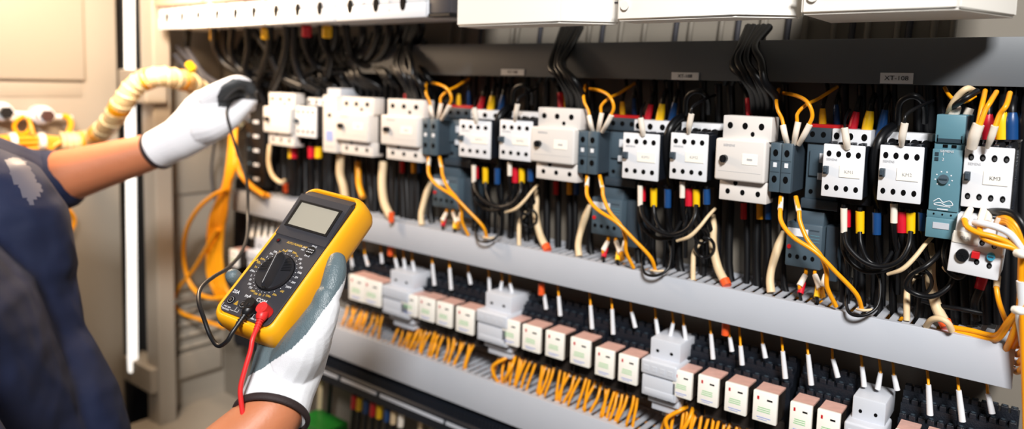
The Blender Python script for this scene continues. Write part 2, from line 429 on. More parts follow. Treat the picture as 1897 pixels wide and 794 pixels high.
tube(bm, [(-.009,-.0002,-.026),(-.004,-.0002,-.0225),(.0,-.0002,-.026),(.006,-.0002,-.024),(.009,-.0002,-.028),(.003,-.0002,-.029),(-.003,-.0002,-.0265),(-.008,-.0002,-.029),(.007,-.0002,-.0305)], .0004, 5)
obj('circuit_print', bm, 'white', t)
boxo('print_line', t, M['white'], -.005, .005, -.0003, .001, -.0338, -.0328)
bm = NB(); box(bm, -w, w+.0006, .002, .095, -h+.021, -h+.029, .0012); obj('latch_band', bm, 'teal', t, smooth=True)
for x in (-.008, .0, .008): hole(t, x, -h+.025, .0009, .0017)
bm = NB(); box(bm, -w, w-.001, .001, .095, -h, -h+.0212, .0012); obj('bottom_cap', bm, 'teal', t, smooth=True)
boxo('label', t, M['duct'], -.008, .0072, .0002, .002, -h+.010, -h+.0165, bev=.0002)
put(t, True, (1721,212,1781,443), YF, t['label'], .0296, .128)
# ---- white overload relay with dials
t = thing('overload_relay', 'tilted white overload relay with black dial, red button and blue dial below the nearest contactor', 'overload relay', (0, 0, 0))
w, h = .0285, .034
bm = NB(); box(bm, -w+.0025, w-.01, .001, .06, h-.022, h, .0012); box(bm, -w, w, 0, .06, -h, .012, .0015); obj('housing', bm, 'white', t, smooth=True)
bm = NB(); box(bm, -w+.0012, w-.027, -.0012, .002, .001, .0145, .0006); obj('label_cover', bm, 'cream', t, smooth=True); ftext('label_print', t, 'OLR', .0058, -.014, -.0014, .0075, 'print_')
bm = NB(); cyl(bm, (-.0135, -.004, -.012), (0, 1, 0), .0074, .005, 28)
for a in range(4):
    q = a*math.pi/4; box(bm, -.0135-.005, -.0135+.005, -.0046, -.003, -.0123, -.0117, mtx=Matrix.Translation((-.0135, 0, -.012)) @ Matrix.Rotation(q, 4, 'Y') @ Matrix.Translation((.0135, 0, .012)))
obj('setting_dial', bm, 'black', t, smooth=True)
bm = NB(); box(bm, -.0035, .0055, -.006, .001, -.0125, -.0045, .0006); obj('reset_button', bm, 'red', t)
bm = NB(); cyl(bm, (.0175, -.004, -.0075), (0, 1, 0), .0046, .005, 20); d = obj('blue_dial', bm, 'blue', t, smooth=True); boxo('pointer', d, M['slatedark'], .0145, .0205, -.0046, -.003, -.0081, -.0069)
for (x, z_) in ((.0055, .006), (.019, .0048), (.003, -.017), (.017, -.0185), (-.019, .028), (-.006, .028)): hole(t, x, z_, .0030, -.0003 if z_ < .02 else .0007, screw=True)
bm = NB(); cyl(bm, (w, .002, -.007), (1, 0, 0), .003, .002, 12); obj('side_lug', bm, 'white', t)
bm = NB(); box(bm, -w+.001, w-.001, .058, .095, -h+.002, h-.002, .001); obj('rear_body', bm, 'black', t)
put(t, True, (1761,402,1858,512), .885, t['label'], .057, .068); t.rotation_euler = (0, math.radians(3.5), 0)
# ------------------------------------------------------------------ row of cream relays, white fuse holders and black sockets
def relay():
    t = thing('relay', '', 'relay', group='cream plug-in relays in the lower row')
    w, h = .0115, .0165
    bm = NB(); box(bm, -w, w, 0, .0065, -h, h, .0009); obj('front_face', bm, 'relayface', t, smooth=True)
    bm = NB(); box(bm, -w+.0006, w-.0006, .0065, .036, h-.0022, h-.0004); obj('top_face', bm, 'pink', t, 'pinkish top of the case')
    bm = NB(); box(bm, -w+.0004, w-.0004, .0065, .036, -h+.0005, h-.0023, .0004); obj('case', bm, 'smoke', t, 'smoky clear case')
    boxo('red_mark', t, M['red'], -w+.004, -w+.006, -.0003, .001, .0078, .0115)
    boxo('window_slot', t, M['hole'], .002, .0072, -.0003, .001, .0080, .0098)
    for z_ in (-.001, -.0032, -.0054): boxo('green_print', t, M['green'], -.006+z_*.2, .0055, -.0002, .001, z_, z_+.0009)
    boxo('blue_print', t, M['blueprint'], -.0072, .0062, -.0002, .001, -.0118, -.0108); boxo('blue_print', t, M['blueprint'], -.006, .003, -.0002, .001, -.0138, -.0131)
    return t
RL = relay()
RY = .90
# left edge px, right edge px, top px, bottom px of the front faces
RR = [(646,674,511,557),(673,704,520,565),(742,771,545,584),(775,803,552,594),(808,836,561,604),(844,876,571,617),
      (929,960,593,639),(967,1000,604,651),(1010,1043,615,663),(1056,1092,628,677),(1102,1136,647,698),(1145,1180,659,710),
      (1245,1281,688,737),(1292,1330,698,751),(1342,1383,712,766),(1394,1439,727,783),(1462,1503,748,806),(1512,1555,762,822),
      (1655,1697,800,860),(1708,1752,814,875),(1765,1810,828,892),(1822,1868,842,908)]
names = []
seg = [('left of the first white fuse holder', 2), ('between the first and second white fuse holders', 4), ('between the second and third white fuse holders', 6), ('between the third and fourth white fuse holders', 6), ('beyond the fourth white fuse holder', 4)]
ordn = ['first', 'second', 'third', 'fourth', 'fifth', 'sixth']
for s, n in seg:
    for i in range(n): names.append((ordn[i], s))
SK = None
for i, (r, (o_, s)) in enumerate(zip(RR, names)):
    put(RL, i == 0, (r[0], r[2], r[1], r[3]), RY, f'cream relay, {o_} {s}', .023, .033)
# sockets (black stepped bases with terminal teeth)
def socket():
    t = thing('relay_socket', '', 'relay socket', group='black relay sockets behind the relays')
    w = .0145
    bm = NB()
    polyx(bm, [(.036,-.052),(.036,.019),(.048,.019),(.048,.034),(.060,.034),(.060,.046),(.078,.046),(.078,-.052)], -w, w)
    obj('base', bm, 'blacktex', t)
    for j, (y, z_) in enumerate(((.037, .020), (.049, .035), (.061, .047))):
        for s in range(3):
            x = -w+.0046+s*.0097
            bm = NB(); box(bm, x-.0036, x+.0036, y, y+.009, z_-.002, z_+.0052, .0009)
            oo = obj('terminal', bm, 'blacktex', t)
            bm = NB(); cyl(bm, (x, y+.0045, z_+.0048), (0, 0, 1), .0022, .0008, 10); obj('terminal_screw', bm, 'slatedark', oo)
    bm = NB()
    box(bm, -w+.002, w-.002, .03, .044, -.049, -.026, .001)
    for s in range(3): cyl(bm, (-w+.005+s*.0095, .034, -.052), (0, 0, 1), .003, .006, 10)
    obj('lower_terminals', bm, 'smoke', t)
    return t
SK = socket()
SR = [(610,640,500,545)] + RR[:]
first = True
lastx = None
for i, r in enumerate(SR):
    a = W((r[0]+r[1])/2, (r[2]+r[3])/2, RY)
    o = SK if first else copy_tree(SK); first = False
    wd = W(r[1], r[3], RY).x-W(r[0], r[3], RY).x
    o.location = (a.x, RY, a.z); o.scale = (wd/.023*1.02, 1, 1)
    o['label'] = 'black relay socket ' + ('first of the row, beside the gloved thumb' if i == 0 else f'behind the {names[i-1][0]} relay {names[i-1][1]}')
# ---- white two-pole fuse holder
def fuseholder():
    t = thing('fuse_holder', '', 'fuse holder', group='white two-pole fuse holders in the relay row')
    w = .0215
    bm = NB(); box(bm, -w+.0035, w-.0025, .014, .07, .014, .043, .002); obj('upper_block', bm, 'fwhite', t, smooth=True)
    for x in (-.0085, .0085): hole(t, x, .026, .0020, .0137)
    bm = NB(); box(bm, -w-.001, w, -.002, .045, -.006, .0155, .003, 3); obj('front_ledge', bm, 'fwhite', t, smooth=True)
    bm = NB()
    for s in range(4): box(bm, -w+.003+s*.0098, -w+.0095+s*.0098, -.0024, 0, .000, .008, .0006)
    obj('grip_ribs', bm, 'fwhite', t)
    bm = NB(); box(bm, -w+.0005, w-.0005, .0, .045, -.037, -.0075, .0015); box(bm, -w+.004, w-.004, -.0006, .01, -.034, -.026, .0003); obj('handle_body', bm, 'fwhite', t, smooth=True)
    bm = NB(); box(bm, -w+.003, w-.0015, .014, .07, -.051, -.039, .0015); box(bm, -w+.006, w-.005, .02, .07, -.064, -.051, .001); obj('lower_block', bm, 'fwhite', t, smooth=True)
    for x in (-.0085, .0085): hole(t, x, -.0405, .0032, .0137, name='notch')
    bm = NB(); cyl(bm, (0, .024, -.070), (0, 0, 1), .003, .006, 10); obj('clip', bm, 'metal', t)
    return t
FH = fuseholder()
for i, (x0, x1, yl, s) in enumerate([(1190,1256,662,'third along, biggest fully seen'), (1566,1640,778,'fourth along, cut by the bottom edge'), (884,941,571,'second along, under the grey trunking'), (708,758,527,'first along, nearest the meter'), (458,500,462,'hidden mostly behind the meter')]):
    a = W(x0, yl, .9); b = W(x1, yl, .9)
    o = FH if i == 0 else copy_tree(FH)
    o.location = ((a.x+b.x)/2, .9, a.z-.0155+.0)
    o.scale = ((b.x-a.x)/.043, 1, 1); o['label'] = 'white two-pole fuse holder with two dark holes, ' + s
# DIN rails
for nm, z_, lb in (('upper', W(1200,280,1).z, 'steel mounting rail behind the contactors'), ('lower', W(1200,690,1).z, 'steel mounting rail behind the relays')):
    bm = NB(); x0, x1 = -1.70, .35
    polyx(bm, [(.978,-.0175),(.980,-.0175),(.980,-.0125),(.9985,-.0125),(.9985,.0125),(.980,.0125),(.980,.0175),(.978,.0175),(.978,.0105),(.9965,.0105),(.9965,-.0105),(.978,-.0105)], x0, x1)
    o = obj('mounting_rail', bm, 'metal'); o.location.z = z_; tag(o, lb, 'rail')
# ------------------------------------------------------------------ top left white breakers
YT = .80
def topbreaker():
    t = thing('terminal_shroud', '', 'circuit breaker', group='white three-hole breaker fronts at the top')
    w, h = .5, .5
    return t
mods = [(293,384),(386,490),(492,620),(622,788)]
hp = [(309,337,367),(402,436,470),(511,551,592),(648,696,746)]
zb = W(540,43,YT).z; zt = zb+(W(300,17,YT).z-W(300,55,YT).z)
Hh = zt-zb
for i, ((a, b), hs) in enumerate(zip(mods, hp)):
    ym = 30
    xa = W(a, ym, YT).x; xb = W(b, ym, YT).x; w = (xb-xa)/2
    t = thing('circuit_breaker', ['first white three-hole breaker front, nearest the cabinet\'s yellow conduit', 'second white three-hole breaker front, above the gloved hand', 'third white three-hole breaker front, over black cables', 'largest white three-hole breaker front, beside the dark end block'][i], 'circuit breaker', ((xa+xb)/2, YT, zb), 'white three-hole breakers along the top')
    bm = NB(); box(bm, -w+.001, w-.001, 0, .006, 0, Hh*.53, .0015); box(bm, -w+.001, w-.001, .0012, .006, Hh*.54, Hh, .0015); box(bm, -w, w, .006, .10, .002, Hh+.02, .001)
    obj('terminal_cover', bm, 'white', t, smooth=True)
    for j, hx in enumerate(hs):
        x = W(hx, ym, YT).x-(xa+xb)/2
        hole(t, x, Hh*.52, .0068, -.0003, elong=1.75)
        if j < 2:
            xn = W((hs[j]+hs[j+1])/2, ym, YT).x-(xa+xb)/2
            bm = NB(); cyl(bm, (xn, -.0004, Hh*.62), (0, 1, 0), .0022, .002, 14); obj('cover_screw', bm, 'duct', t)
            bm = NB(); cyl(bm, (xn, -.0004, Hh*.3), (0, 1, 0), .0018, .001, 10); cyl(bm, (xn, -.0004, 1.0*Hh), (0, 1, 0), .0030, .003, 10); obj('cover_latch', bm, 'print_', t)
    bm = NB(); box(bm, -w+.002, w-.002, -.012, .09, Hh+.004, Hh+.12, .004); obj('upper_housing', bm, 'tan', t, smooth=True)
xa = W(790,20,YT).x; xb = W(843,15,YT).x
t = thing('end_block', 'dark grey block closing the row of white breakers at the top', 'end block', ((xa+xb)/2, YT, zb))
w = (xb-xa)/2
bm = NB(); box(bm, -w, w-.012, .004, .10, .0045, Hh+.12, .003); obj('body', bm, 'boxside', t, smooth=True)
bm = NB(); box(bm, -w, w-.014, .003, .02, .0, .0055, .001); obj('bottom_lip', bm, 'black', t)
# ------------------------------------------------------------------ cream steel covers at the top
YB = .78
zbb = W(1139,39,YB).z
cov = [(845,1036,'first cream cover, next to the dark end block'),(1142,1362,'second cream cover with a round screw head'),(1482,1776,'third cream cover, longest in view')]
for i, (a, b, lb) in enumerate(cov):
    xa = W(a, 36-.034*(a-1036)*.0, YB).x; xb = W(b, 36, YB).x; w = (xb-xa)/2
    t = thing('steel_cover', 'painted steel box, '+lb, 'cover', ((xa+xb)/2, YB, zbb), 'cream painted steel covers at the top')
    sp = [(1142,45),(1480,33),(1888,41)][i]; q = W(sp[0], sp[1], 1.0); ys = YB if False else (zbb-CAM.z)/(q.z-CAM.z); xs = W(sp[0], sp[1], ys).x-(xa+xb)/2; ys = min(ys-YB, .1)
    xs = min(xs, (W(1142, 39, YB).x if i == 0 else W(1482, 30, YB).x if i == 1 else 9)-(xa+xb)/2-.001)
    pl = [(-w,0),(w,0),(xs,max(ys,.035)),(xs,max(ys,.035)+.01),(-w,max(ys,.035)+.01)]
    bm = NB(); va = [bm.verts.new((p_[0],p_[1],0)) for p_ in pl]; vb = [bm.verts.new((p_[0],p_[1],.112)) for p_ in pl]
    bm.faces.new(va[::-1]); bm.faces.new(vb)
    for k_ in range(5): bm.faces.new((va[k_], va[(k_+1)%5], vb[(k_+1)%5], vb[k_]))
    bmesh.ops.recalc_face_normals(bm, faces=bm.faces[:]); bmesh.ops.bevel(bm, geom=bm.edges[:], offset=.0028, segments=3, affect='EDGES')
    obj('box', bm, 'boxwhite', t, smooth=True)
    if i:
        bm = NB(); cyl(bm, (-w+.012, -.003, .018), (0, 1, 0), .0055, .003, 20); obj('screw_head', bm, 'boxwhite', t)
        bm = NB(); cyl(bm, (-w+.001, .014, .024), (-1, 0, 0), .0045, .006, 14); cyl(bm, (-w+.001, .014, .024), (-1, 0, 0), .002, .012, 10); obj('cover_bolt', bm, 'metal', t)
# ------------------------------------------------------------------ bottom row: black terminal strip with white marker strips
YC = .92
sx = [(560,634),(640,705),(712,829),(834,905),(911,980),(986,1060)]
def cline(px): return 684+(px-596)*.385            # marker strip centre line in the photograph
t = thing('terminal_strip', 'black terminal strip with bright marker strips under the lower trunking', 'terminal strip', (0, YC, 0))
for a, b in sx:
    pa = W(a, cline(a), YC); pb = W(b, cline(b), YC)
    zz = W(712, cline(712), YC).z
    boxo('marker_strip', t, M['duct'], pa.x, pb.x, -.012, -.009, zz-.003, zz+.003, bev=.0004)
zz = W(712, cline(712), YC).z
bm = NB(); x0 = W(440,620,YC).x; x1 = W(1300,950,YC).x
polyx(bm, [(-.010,-.02),(-.010,.008),(.0,.016),(.0,.030),(.03,.036),(.07,.036),(.07,-.03),(.01,-.03)], x0, x1); obj('body', bm, 'blacktex', t)
bm = NB(); n = int((x1-x0)/.008)
for i in range(n): box(bm, x0+i*.008, x0+i*.008+.0055, -.006, .012, .010, .028, .0006)
o_ = obj('terminal', bm, 'blacktex', t); o_['kind'] = 'stuff'
t.location.z = 0
for ch in t.children: ch.location.z = ch.location.z
for ch in t.children:
    if ch.name.split('.')[0] != 'marker_strip': ch.location.z = zz
# lower coloured sleeves with cables
cs = [(655,'red'),(665,'yelsleeve'),(677,'bluesleeve'),(690,'red'),(702,'yelsleeve'),(716,'bluesleeve'),(728,'creamwire'),(742,'whitesleeve')]
for i, (px, m_) in enumerate(cs):
    y = cline(px)+38
    c = {'red': 'red', 'yelsleeve': 'yellow', 'bluesleeve': 'blue', 'creamwire': 'cream', 'whitesleeve': 'white'}[m_]
    wires('power_cable', f'black cable with {c} sleeve hanging below the bottom terminal strip' + (', beside the cuff' if i < 3 else ', farther from the cuff'), 'cable', [(px+2,y-22,.93),(px,y+22,.935),(px-6,y+80,.94),(px-14,y+160,.95)], .0052, 'blackwire', group='cables under the bottom terminal strip',
          ferr=[('sleeve', [(px+2,y-14,.93),(px,y+10,.932)], [.0062,.0062], m_, c+' sleeve')])
for i, px in enumerate((560,575,595,612,780,800,822,850,880,905)):
    y = cline(px)+30
    wires('power_cable', 'plain cable dropping below the bottom terminal strip', 'cable', [(px,y-12,.95),(px-3,y+50,.96),(px-8,y+140,.97)], .0055, ['creamwire','plate','creamwire','blackwire'][i % 4], group='plain cables under the bottom terminal strip')
for i, (px, m_) in enumerate(((648,'red'),(659,'yelsleeve'),(683,'red'),(692,'yelsleeve'),(862,'yelsleeve'))):
    y = cline(px)-26; c = {'red': 'red', 'yelsleeve': 'yellow'}[m_]
    wires('power_cable', f'dim {c} sleeved cable entering the bottom terminal strip from above', 'cable', [(px,y+4,.935),(px+1,y-12,.94),(px+2,y-34,.97)], .004, 'blackwire', group='cables above the bottom terminal strip', ferr=[('sleeve', [(px,y+4,.93),(px+1,y-10,.938)], [.005,.005], m_, c+' sleeve')])
for i in range(26):
    px = 600+i*16+random.uniform(-3,3); y = cline(px)-22
    wires('power_cable', 'black cable rising from the bottom terminal strip into shade', 'cable', [(px,y+6,.94),(px+2,y-8,.95),(px+5,y-34,.985)], .0045, 'blackwire', group='black cables above the bottom terminal strip')
bm = NB(); p = W(575,788,.9); box(bm, p.x-.05, p.x+.05, .90, .96, p.z-.04, p.z+.002, .002)
tag(obj('terminal_block', bm, 'greenblock', recenter=True), 'bright green terminal block under the glove cuff', 'terminal block')
# ------------------------------------------------------------------ wires of each bay (middle-bay pixels, mapped per bay)
bayn = {0: 'left', 1: 'middle', 2: 'right'}
sc_ = {0: .85, 1: 1., 2: 1.19}
def UP(k, pts): return [U(k, p[0], p[1])+tuple(p[2:]) for p in pts]
for k in (2, 1, 0):
    b = bayn[k]; q = 1.0
    G = f'wires of the {b} bay'
    cat_ = 'wire'
    # yellow wires above the twin block
    wires('control_wire', f'yellow wire arching up behind the slate twin block, outer of three, {b} bay', cat_, UP(k, [(1100,262,.92),(1094,226,.905),(1090,205,.905),(1083,190,.905),(1081,174,.915),(1085,158,.95)]), .0022, 'yellow', group=G,
          ferr=[('ferrule', UP(k, [(1100,250,.92),(1095,232,.903),(1091,214,.903)]), [.0030,.0036,.0038], 'whitesleeve')])
    wires('control_wire', f'yellow wire crossing to the top trunking from the twin block, {b} bay', cat_, UP(k, [(1108,245,.915),(1113,212,.902),(1114,196,.90),(1128,182,.905),(1148,172,.93),(1176,154,.96)]), .0022, 'yellow', group=G,
          ferr=[('ferrule', UP(k, [(1108,246,.91),(1111,228,.90),(1115,209,.90)]), [.0030,.0036,.0038], 'whitesleeve')])
    wires('control_wire', f'yellow wire looping over its neighbours above the twin block, {b} bay', cat_, UP(k, [(1116,245,.91),(1130,217,.897),(1137,198,.893),(1129,178,.893),(1112,168,.905),(1092,164,.94)]), .0024, 'yellow', group=G,
          ferr=[('ferrule', UP(k, [(1116,244,.905),(1124,230,.896),(1133,213,.894)]), [.0030,.0036,.0038], 'whitesleeve')])
    # lower yellow pair
    wires('control_wire', f'long yellow wire sweeping in front of the overload relay to the trunking, {b} bay', cat_, UP(k, [(1088,325,.91),(1087,344,.895),(1089,365,.885),(1107,388,.878),(1143,412,.878),(1174,443,.885),(1205,476,.895),(1214,500,.905)]), .0028, 'yellow', group=G,
          ferr=[('ferrule', UP(k, [(1089,326,.91),(1087,345,.894)]), [.0026,.0034], 'whitesleeve')])
    wires('control_wire', f'shorter yellow wire passing behind the long one into the trunking, {b} bay', cat_, UP(k, [(1111,325,.91),(1116,347,.90),(1118,365,.895),(1130,393,.89),(1150,417,.89),(1159,441,.895),(1160,466,.90),(1174,496,.912)]), .0028, 'yellow', group=G,
          ferr=[('ferrule', UP(k, [(1111,326,.91),(1116,348,.90)]), [.0026,.0034], 'whitesleeve')])
    # cream bundle left of overload relay
    wires('earth_wire', f'cream stranded wire tapering down beside the overload relay, {b} bay', cat_, UP(k, [(1093,380,.96),(1084,402,.95),(1074,435,.94),(1071,455,.93),(1073,474,.925)]), [.0040,.0058,.0050,.0052,.0056], 'creamwire', group=G)
    # sleeves under the overload relay
    for (x0, y0, x1, y1, m_, c) in ((1126,447,1117,464,'whitesleeve','white'), (1141,447,1149,468,'whitesleeve','white'), (1158,447,1153,466,'whitesleeve','white'), (1123,458,1118,476,'redsleeve','red'), (1146,462,1144,482,'yelsleeve','yellow')):
        wires('sleeved_wire', f'short {c} sleeved wire under the overload relay, {b} bay' , cat_, UP(k, [(x0+1,y0-10,.94),(x0,y0,.93),(x1,y1,.92),(x1+2,y1+14,.93)]), .0022, 'blackwire' if c != 'white' else 'yellow', group=G,
              ferr=[('sleeve', UP(k, [(x0,y0,.93),(x1,y1,.92)]), [.0034,.0040], m_, c+' sleeve')])
    # coloured sleeves above contactor Ca
    for (x0, y0, x1, y1, r_, m_, c, Yv) in ((1153,216,1153,188,.0046,'yelsleeve','yellow',.95), (1175,214,1174,182,.0042,'bluesleeve','dark blue',.96), (1198,226,1206,193,.0056,'redsleeve','red',.945), (1221,228,1227,192,.0064,'yelsleeve','large yellow',.94), (1243,228,1250,190,.0056,'bluesleeve','blue',.945)):
        r2 = r_*.62
        wires('power_cable', f'black cable with {c} sleeve entering the top of the {"white" if x0 > 1180 else "slate"} contactor, {b} bay', 'cable', UP(k, [(x0,y0,Yv),(x1,y1,Yv),(x1+3,y1-14,Yv+.005),(x1+8,y1-28,Yv+.03),(x1+6,y1-44,Yv+.05)]), r2*.9, 'blackwire', group=G,
              ferr=[('sleeve', UP(k, [(x0-1,y0+10,Yv),(x0,y0,Yv),((x0*.45+x1*.55),(y0*.45+y1*.55),Yv),(x1,y1,Yv)]), [r_,r_,r_*.95,r2*1.1], m_, c+' sleeve')])
    # far breaker sleeves (seen behind)
    for (x0, m_, c) in ((1040,'redsleeve','red'),(1052,'yelsleeve','yellow')):
        wires('power_cable', f'dim {c} sleeved cable behind the top of the breaker, {b} bay', 'cable', UP(k, [(x0,205,.95),(x0-3,175,.955),(x0-12,150,.97),(x0-30,132,.95),(x0-40,150,.96)]), .004, 'blackwire', group=G, ferr=[('sleeve', UP(k, [(x0,205,.95),(x0-2,172,.953)]), [.0052,.0050], m_, c+' sleeve')])
    # white sleeves onto Ca and Cb
    wires('sleeved_wire', f'white sleeved wire plugged into the first white contactor from above, {b} bay', cat_, UP(k, [(1190,250,.905),(1188,222,.895),(1188,206,.91),(1195,190,.94)]), .0018, 'blackwire', group=G, ferr=[('sleeve', UP(k, [(1192,250,.90),(1190,238,.895),(1187,218,.893)]), [.0035,.0042,.0040], 'whitesleeve')])
    wires('sleeved_wire', f'black wire arching from a white sleeve on the second white contactor, {b} bay', cat_, UP(k, [(1276,246,.90),(1280,208,.89),(1285,196,.895),(1303,185,.915),(1325,176,.95)]), .0020, 'blackwire', group=G, ferr=[('sleeve', UP(k, [(1276,246,.90),(1277,232,.892),(1281,211,.889)]), [.0026,.0040,.0040], 'whitesleeve')])
    wires('power_cable', f'black cable looping high above the second white contactor, {b} bay', 'cable', UP(k, [(1270,212,.94),(1272,182,.925),(1284,170,.92),(1300,170,.92),(1311,184,.935),(1312,210,.95)]), .0038, 'blackwire', group=G)
    # sleeves below Ca, Cb
    for (x, y0, y1, m_, c, w_) in ((1186,343,381,'whitesleeve','white','first'), (1190,345,372,'redsleeve','red','first'), (1211,348,382,'yelsleeve','yellow','first'), (1237,350,384,'bluesleeve','blue','first'), (1264,336,366,'whitesleeve','white','second'), (1276,348,381,'redsleeve','red','second'), (1290,350,382,'yelsleeve','yellow','second'), (1309,350,378,'bluesleeve','blue','second')):
        Yv = .925 if c != 'white' else .915
        r_ = .0052 if c != 'white' else .0040
        e = {'white': 6, 'red': 14, 'yellow': 20, 'blue': 10}[c]
        wires('power_cable', f'black cable with {c} sleeve hanging from the {w_} white contactor, {b} bay', 'cable', UP(k, [(x,y0-6,Yv),(x,y1,Yv),(x+e*.3,y1+28,Yv+.005),(x+e,y1+58,Yv+.02),(x+e,y1+110,Yv+.04)]), .0030, 'blackwire', group=G,
              ferr=[('sleeve', UP(k, [(x,y0,Yv),(x,y1,Yv)]), [r_,r_*.95], m_, c+' sleeve')])
    # black swags
    wires('power_cable', f'black cable swagging below the two white contactors, front one, {b} bay', 'cable', UP(k, [(1187,380,.915),(1192,402,.905),(1215,425,.90),(1244,434,.90),(1272,425,.90),(1287,402,.905),(1290,380,.915)]), .0032, 'blackwire', group=G)
    wires('power_cable', f'black cable swagging below the two white contactors, lower one, {b} bay', 'cable', UP(k, [(1184,380,.925),(1186,410,.92),(1202,432,.92),(1226,442,.92),(1262,432,.925),(1276,384,.93)]), .0032, 'blackwire', group=G)
    wires('power_cable', f'glossy grey-black cable from yellow sleeve joining the swag, {b} bay', 'cable', UP(k, [(1211,380,.92),(1213,400,.915),(1224,424,.905),(1246,432,.91),(1262,410,.93)]), .0026, 'blackwire', group=G)
    wires('power_cable', f'thin black loop lying on the trunking edge, {b} bay', 'cable', UP(k, [(1198,452,.93),(1190,480,.91),(1194,505,.898),(1216,510,.896),(1238,496,.905),(1243,462,.92),(1236,436,.93)]), .0020, 'blackwire', group=G)
    wires('cable_tie', f'pale cable tie end on the trunking edge, {b} bay', 'cable tie', UP(k, [(1206,500,.905),(1216,502,.90),(1230,501,.905)]), .0016, 'creamwire', group=G)
    # cream thin wires
    wires('earth_wire', f'thin cream wire sloping down from beside the second contactor, {b} bay', cat_, UP(k, [(1325,386,.93),(1312,400,.915),(1296,420,.905),(1277,438,.90),(1254,446,.905)]), [.0022,.0024,.0026,.0028,.0020], 'creamwire', group=G)
    wires('earth_wire', f'short cream wire standing in the trunking slots, {b} bay', cat_, UP(k, [(1300,444,.95),(1286,466,.94),(1284,488,.93),(1284,518,.925)]), [.0026,.0034,.0036,.0036], 'creamwire', group=G)
    for j, (x, y, rr) in enumerate(((1306,458,17), (1300,436,13))):
        pts = [(x+rr*math.cos(a), y+rr*math.sin(a)*1.1, .925+.01*math.sin(a+j)) for a in [math.radians(-100+g*40) for g in range(9)]]
        wires('power_cable', f'{["larger", "smaller"][j]} black loop hanging beside the cream wires, {b} bay', 'cable', UP(k, pts), .0022, 'blackwire', group=G)
    # cream with orange nut into trunking, at the left edge of the next bay
    wires('earth_wire', f'thick cream wire with orange tip entering the trunking beyond the {b} bay', cat_, UP(k, [(1322,398,.955),(1322,420,.945),(1321,455,.94),(1330,495,.935),(1343,522,.925)]), [.003,.0048,.0058,.0060,.0062], 'creamwire', group=G,
          ferr=[('cap', UP(k, [(1342,518,.924),(1347,529,.92)]), [.0070,.0066], 'orange', 'orange nut')])
    # vertical black cables behind the devices
    for j, x in enumerate((992,1012,1034,1052,1064,1098,1186,1214,1240,1264,1302)):
        jx = random.uniform(-4,4); rr = random.choice([.0045,.0055,.006])
        yb = 455+.17*(x-990)
        wires('power_cable', f'black cable running vertically behind the devices, {b} bay', 'cable', UP(k, [(x+jx,150,.965),(x,240,.975),(x+jx,330,.97),(x+jx*2,yb-30,.96),(x-jx,yb+18,.955)]), rr, 'blackwire', group=f'vertical black cables behind the {b} bay', sub=3)
    for j, (x, m_) in enumerate(((1030,'red'),(1055,'yellow'),(1068,'bluesleeve'))):
        wires('sleeved_wire', f'dim {["red","yellow","blue"][j]} sleeved wire under the breaker, {b} bay', cat_, UP(k, [(x,335,.955),(x,360,.955)]), .0045, m_, group=G)
# far left lesser wires
for j, (pts, m_, r_, lb) in enumerate([
    ([(500,268,.92),(498,300,.91),(505,325,.90),(520,338,.90),(527,335,.92)], 'creamwire', .0048, 'pale wire curving under the first breaker'),
    ([(632,285,.93),(630,320,.93),(636,345,.93),(640,370,.93)], 'creamwire', .0080, 'thick cream wire dropping behind the meter'),
    ([(710,300,.94),(708,340,.93),(712,375,.92),(724,402,.91)], 'creamwire', .0080, 'cream wire with orange tip above the meter\'s shoulder'),
    ([(663,300,.95),(665,340,.94),(672,365,.93)], 'yellow', .0060, 'brown-orange wire right behind the meter top'),
    ([(440,290,.90),(445,320,.90),(466,345,.90),(490,362,.90)], 'yellow', .0060, 'orange wire sloping from the glove to the trunking'),
    ([(436,300,.92),(450,330,.915),(475,352,.91),(500,364,.91)], 'yellow', .0050, 'second orange wire sloping to the trunking below the glove')]):
    wires('control_wire', lb, 'wire', pts, r_, m_, group='loose wires behind the meter')
for j, (x, m_, c) in enumerate(((577,'redsleeve','red'),(590,'yelsleeve','yellow'),(540,'yelsleeve','yellow'),(545,'redsleeve','red'))):
    wires('power_cable', f'black cable with {c} sleeve under the {"small contactor" if j < 2 else "first breaker"}', 'cable', [(x,262,.93),(x,292,.93),(x+2,330,.94),(x,362,.95)], .0045, 'blackwire', group='sleeved cables above the meter', ferr=[('sleeve', [(x,272,.93),(x,292,.93)], [.0072,.0072], m_, c+' sleeve')])
for j in range(34):
    x = 470+j*8.8+random.uniform(-3,3)
    yb = 362+.17*(x-440)
    wires('power_cable', 'black cable running vertically behind the blurred breakers', 'cable', [(x,135,.96),(x+4,220,.975),(x,300,.97),(x+random.uniform(-8,8),yb+12,.955)], random.choice([.006,.008,.007]), 'blackwire', group='vertical black cables behind the blurred breakers', sub=3)
# orange nuts near the trunking
for (x, y, Yv, lb) in ((529,348,.93,'orange nut above the trunking, behind the meter top'),(1003,535,.93,'orange nut on a thin wire under the trunking, centre'),(1344,608,.93,'orange nut on a thin wire under the trunking, near the right fuse holder'),(723,464,.93,'orange nut on a thin wire under the trunking beside the meter'),(725,402,.90,'orange nut at the trunking edge by the meter'),):
    p = W(x, y, Yv)
    bm = NB(); tube(bm, [p+Vector((0,0,.009)), p+Vector((0,0,-.009))], .0052, 12); tag(obj('wire_nut', bm, 'orange', smooth=True, recenter=True), lb, 'wire nut', 'orange wire nuts')
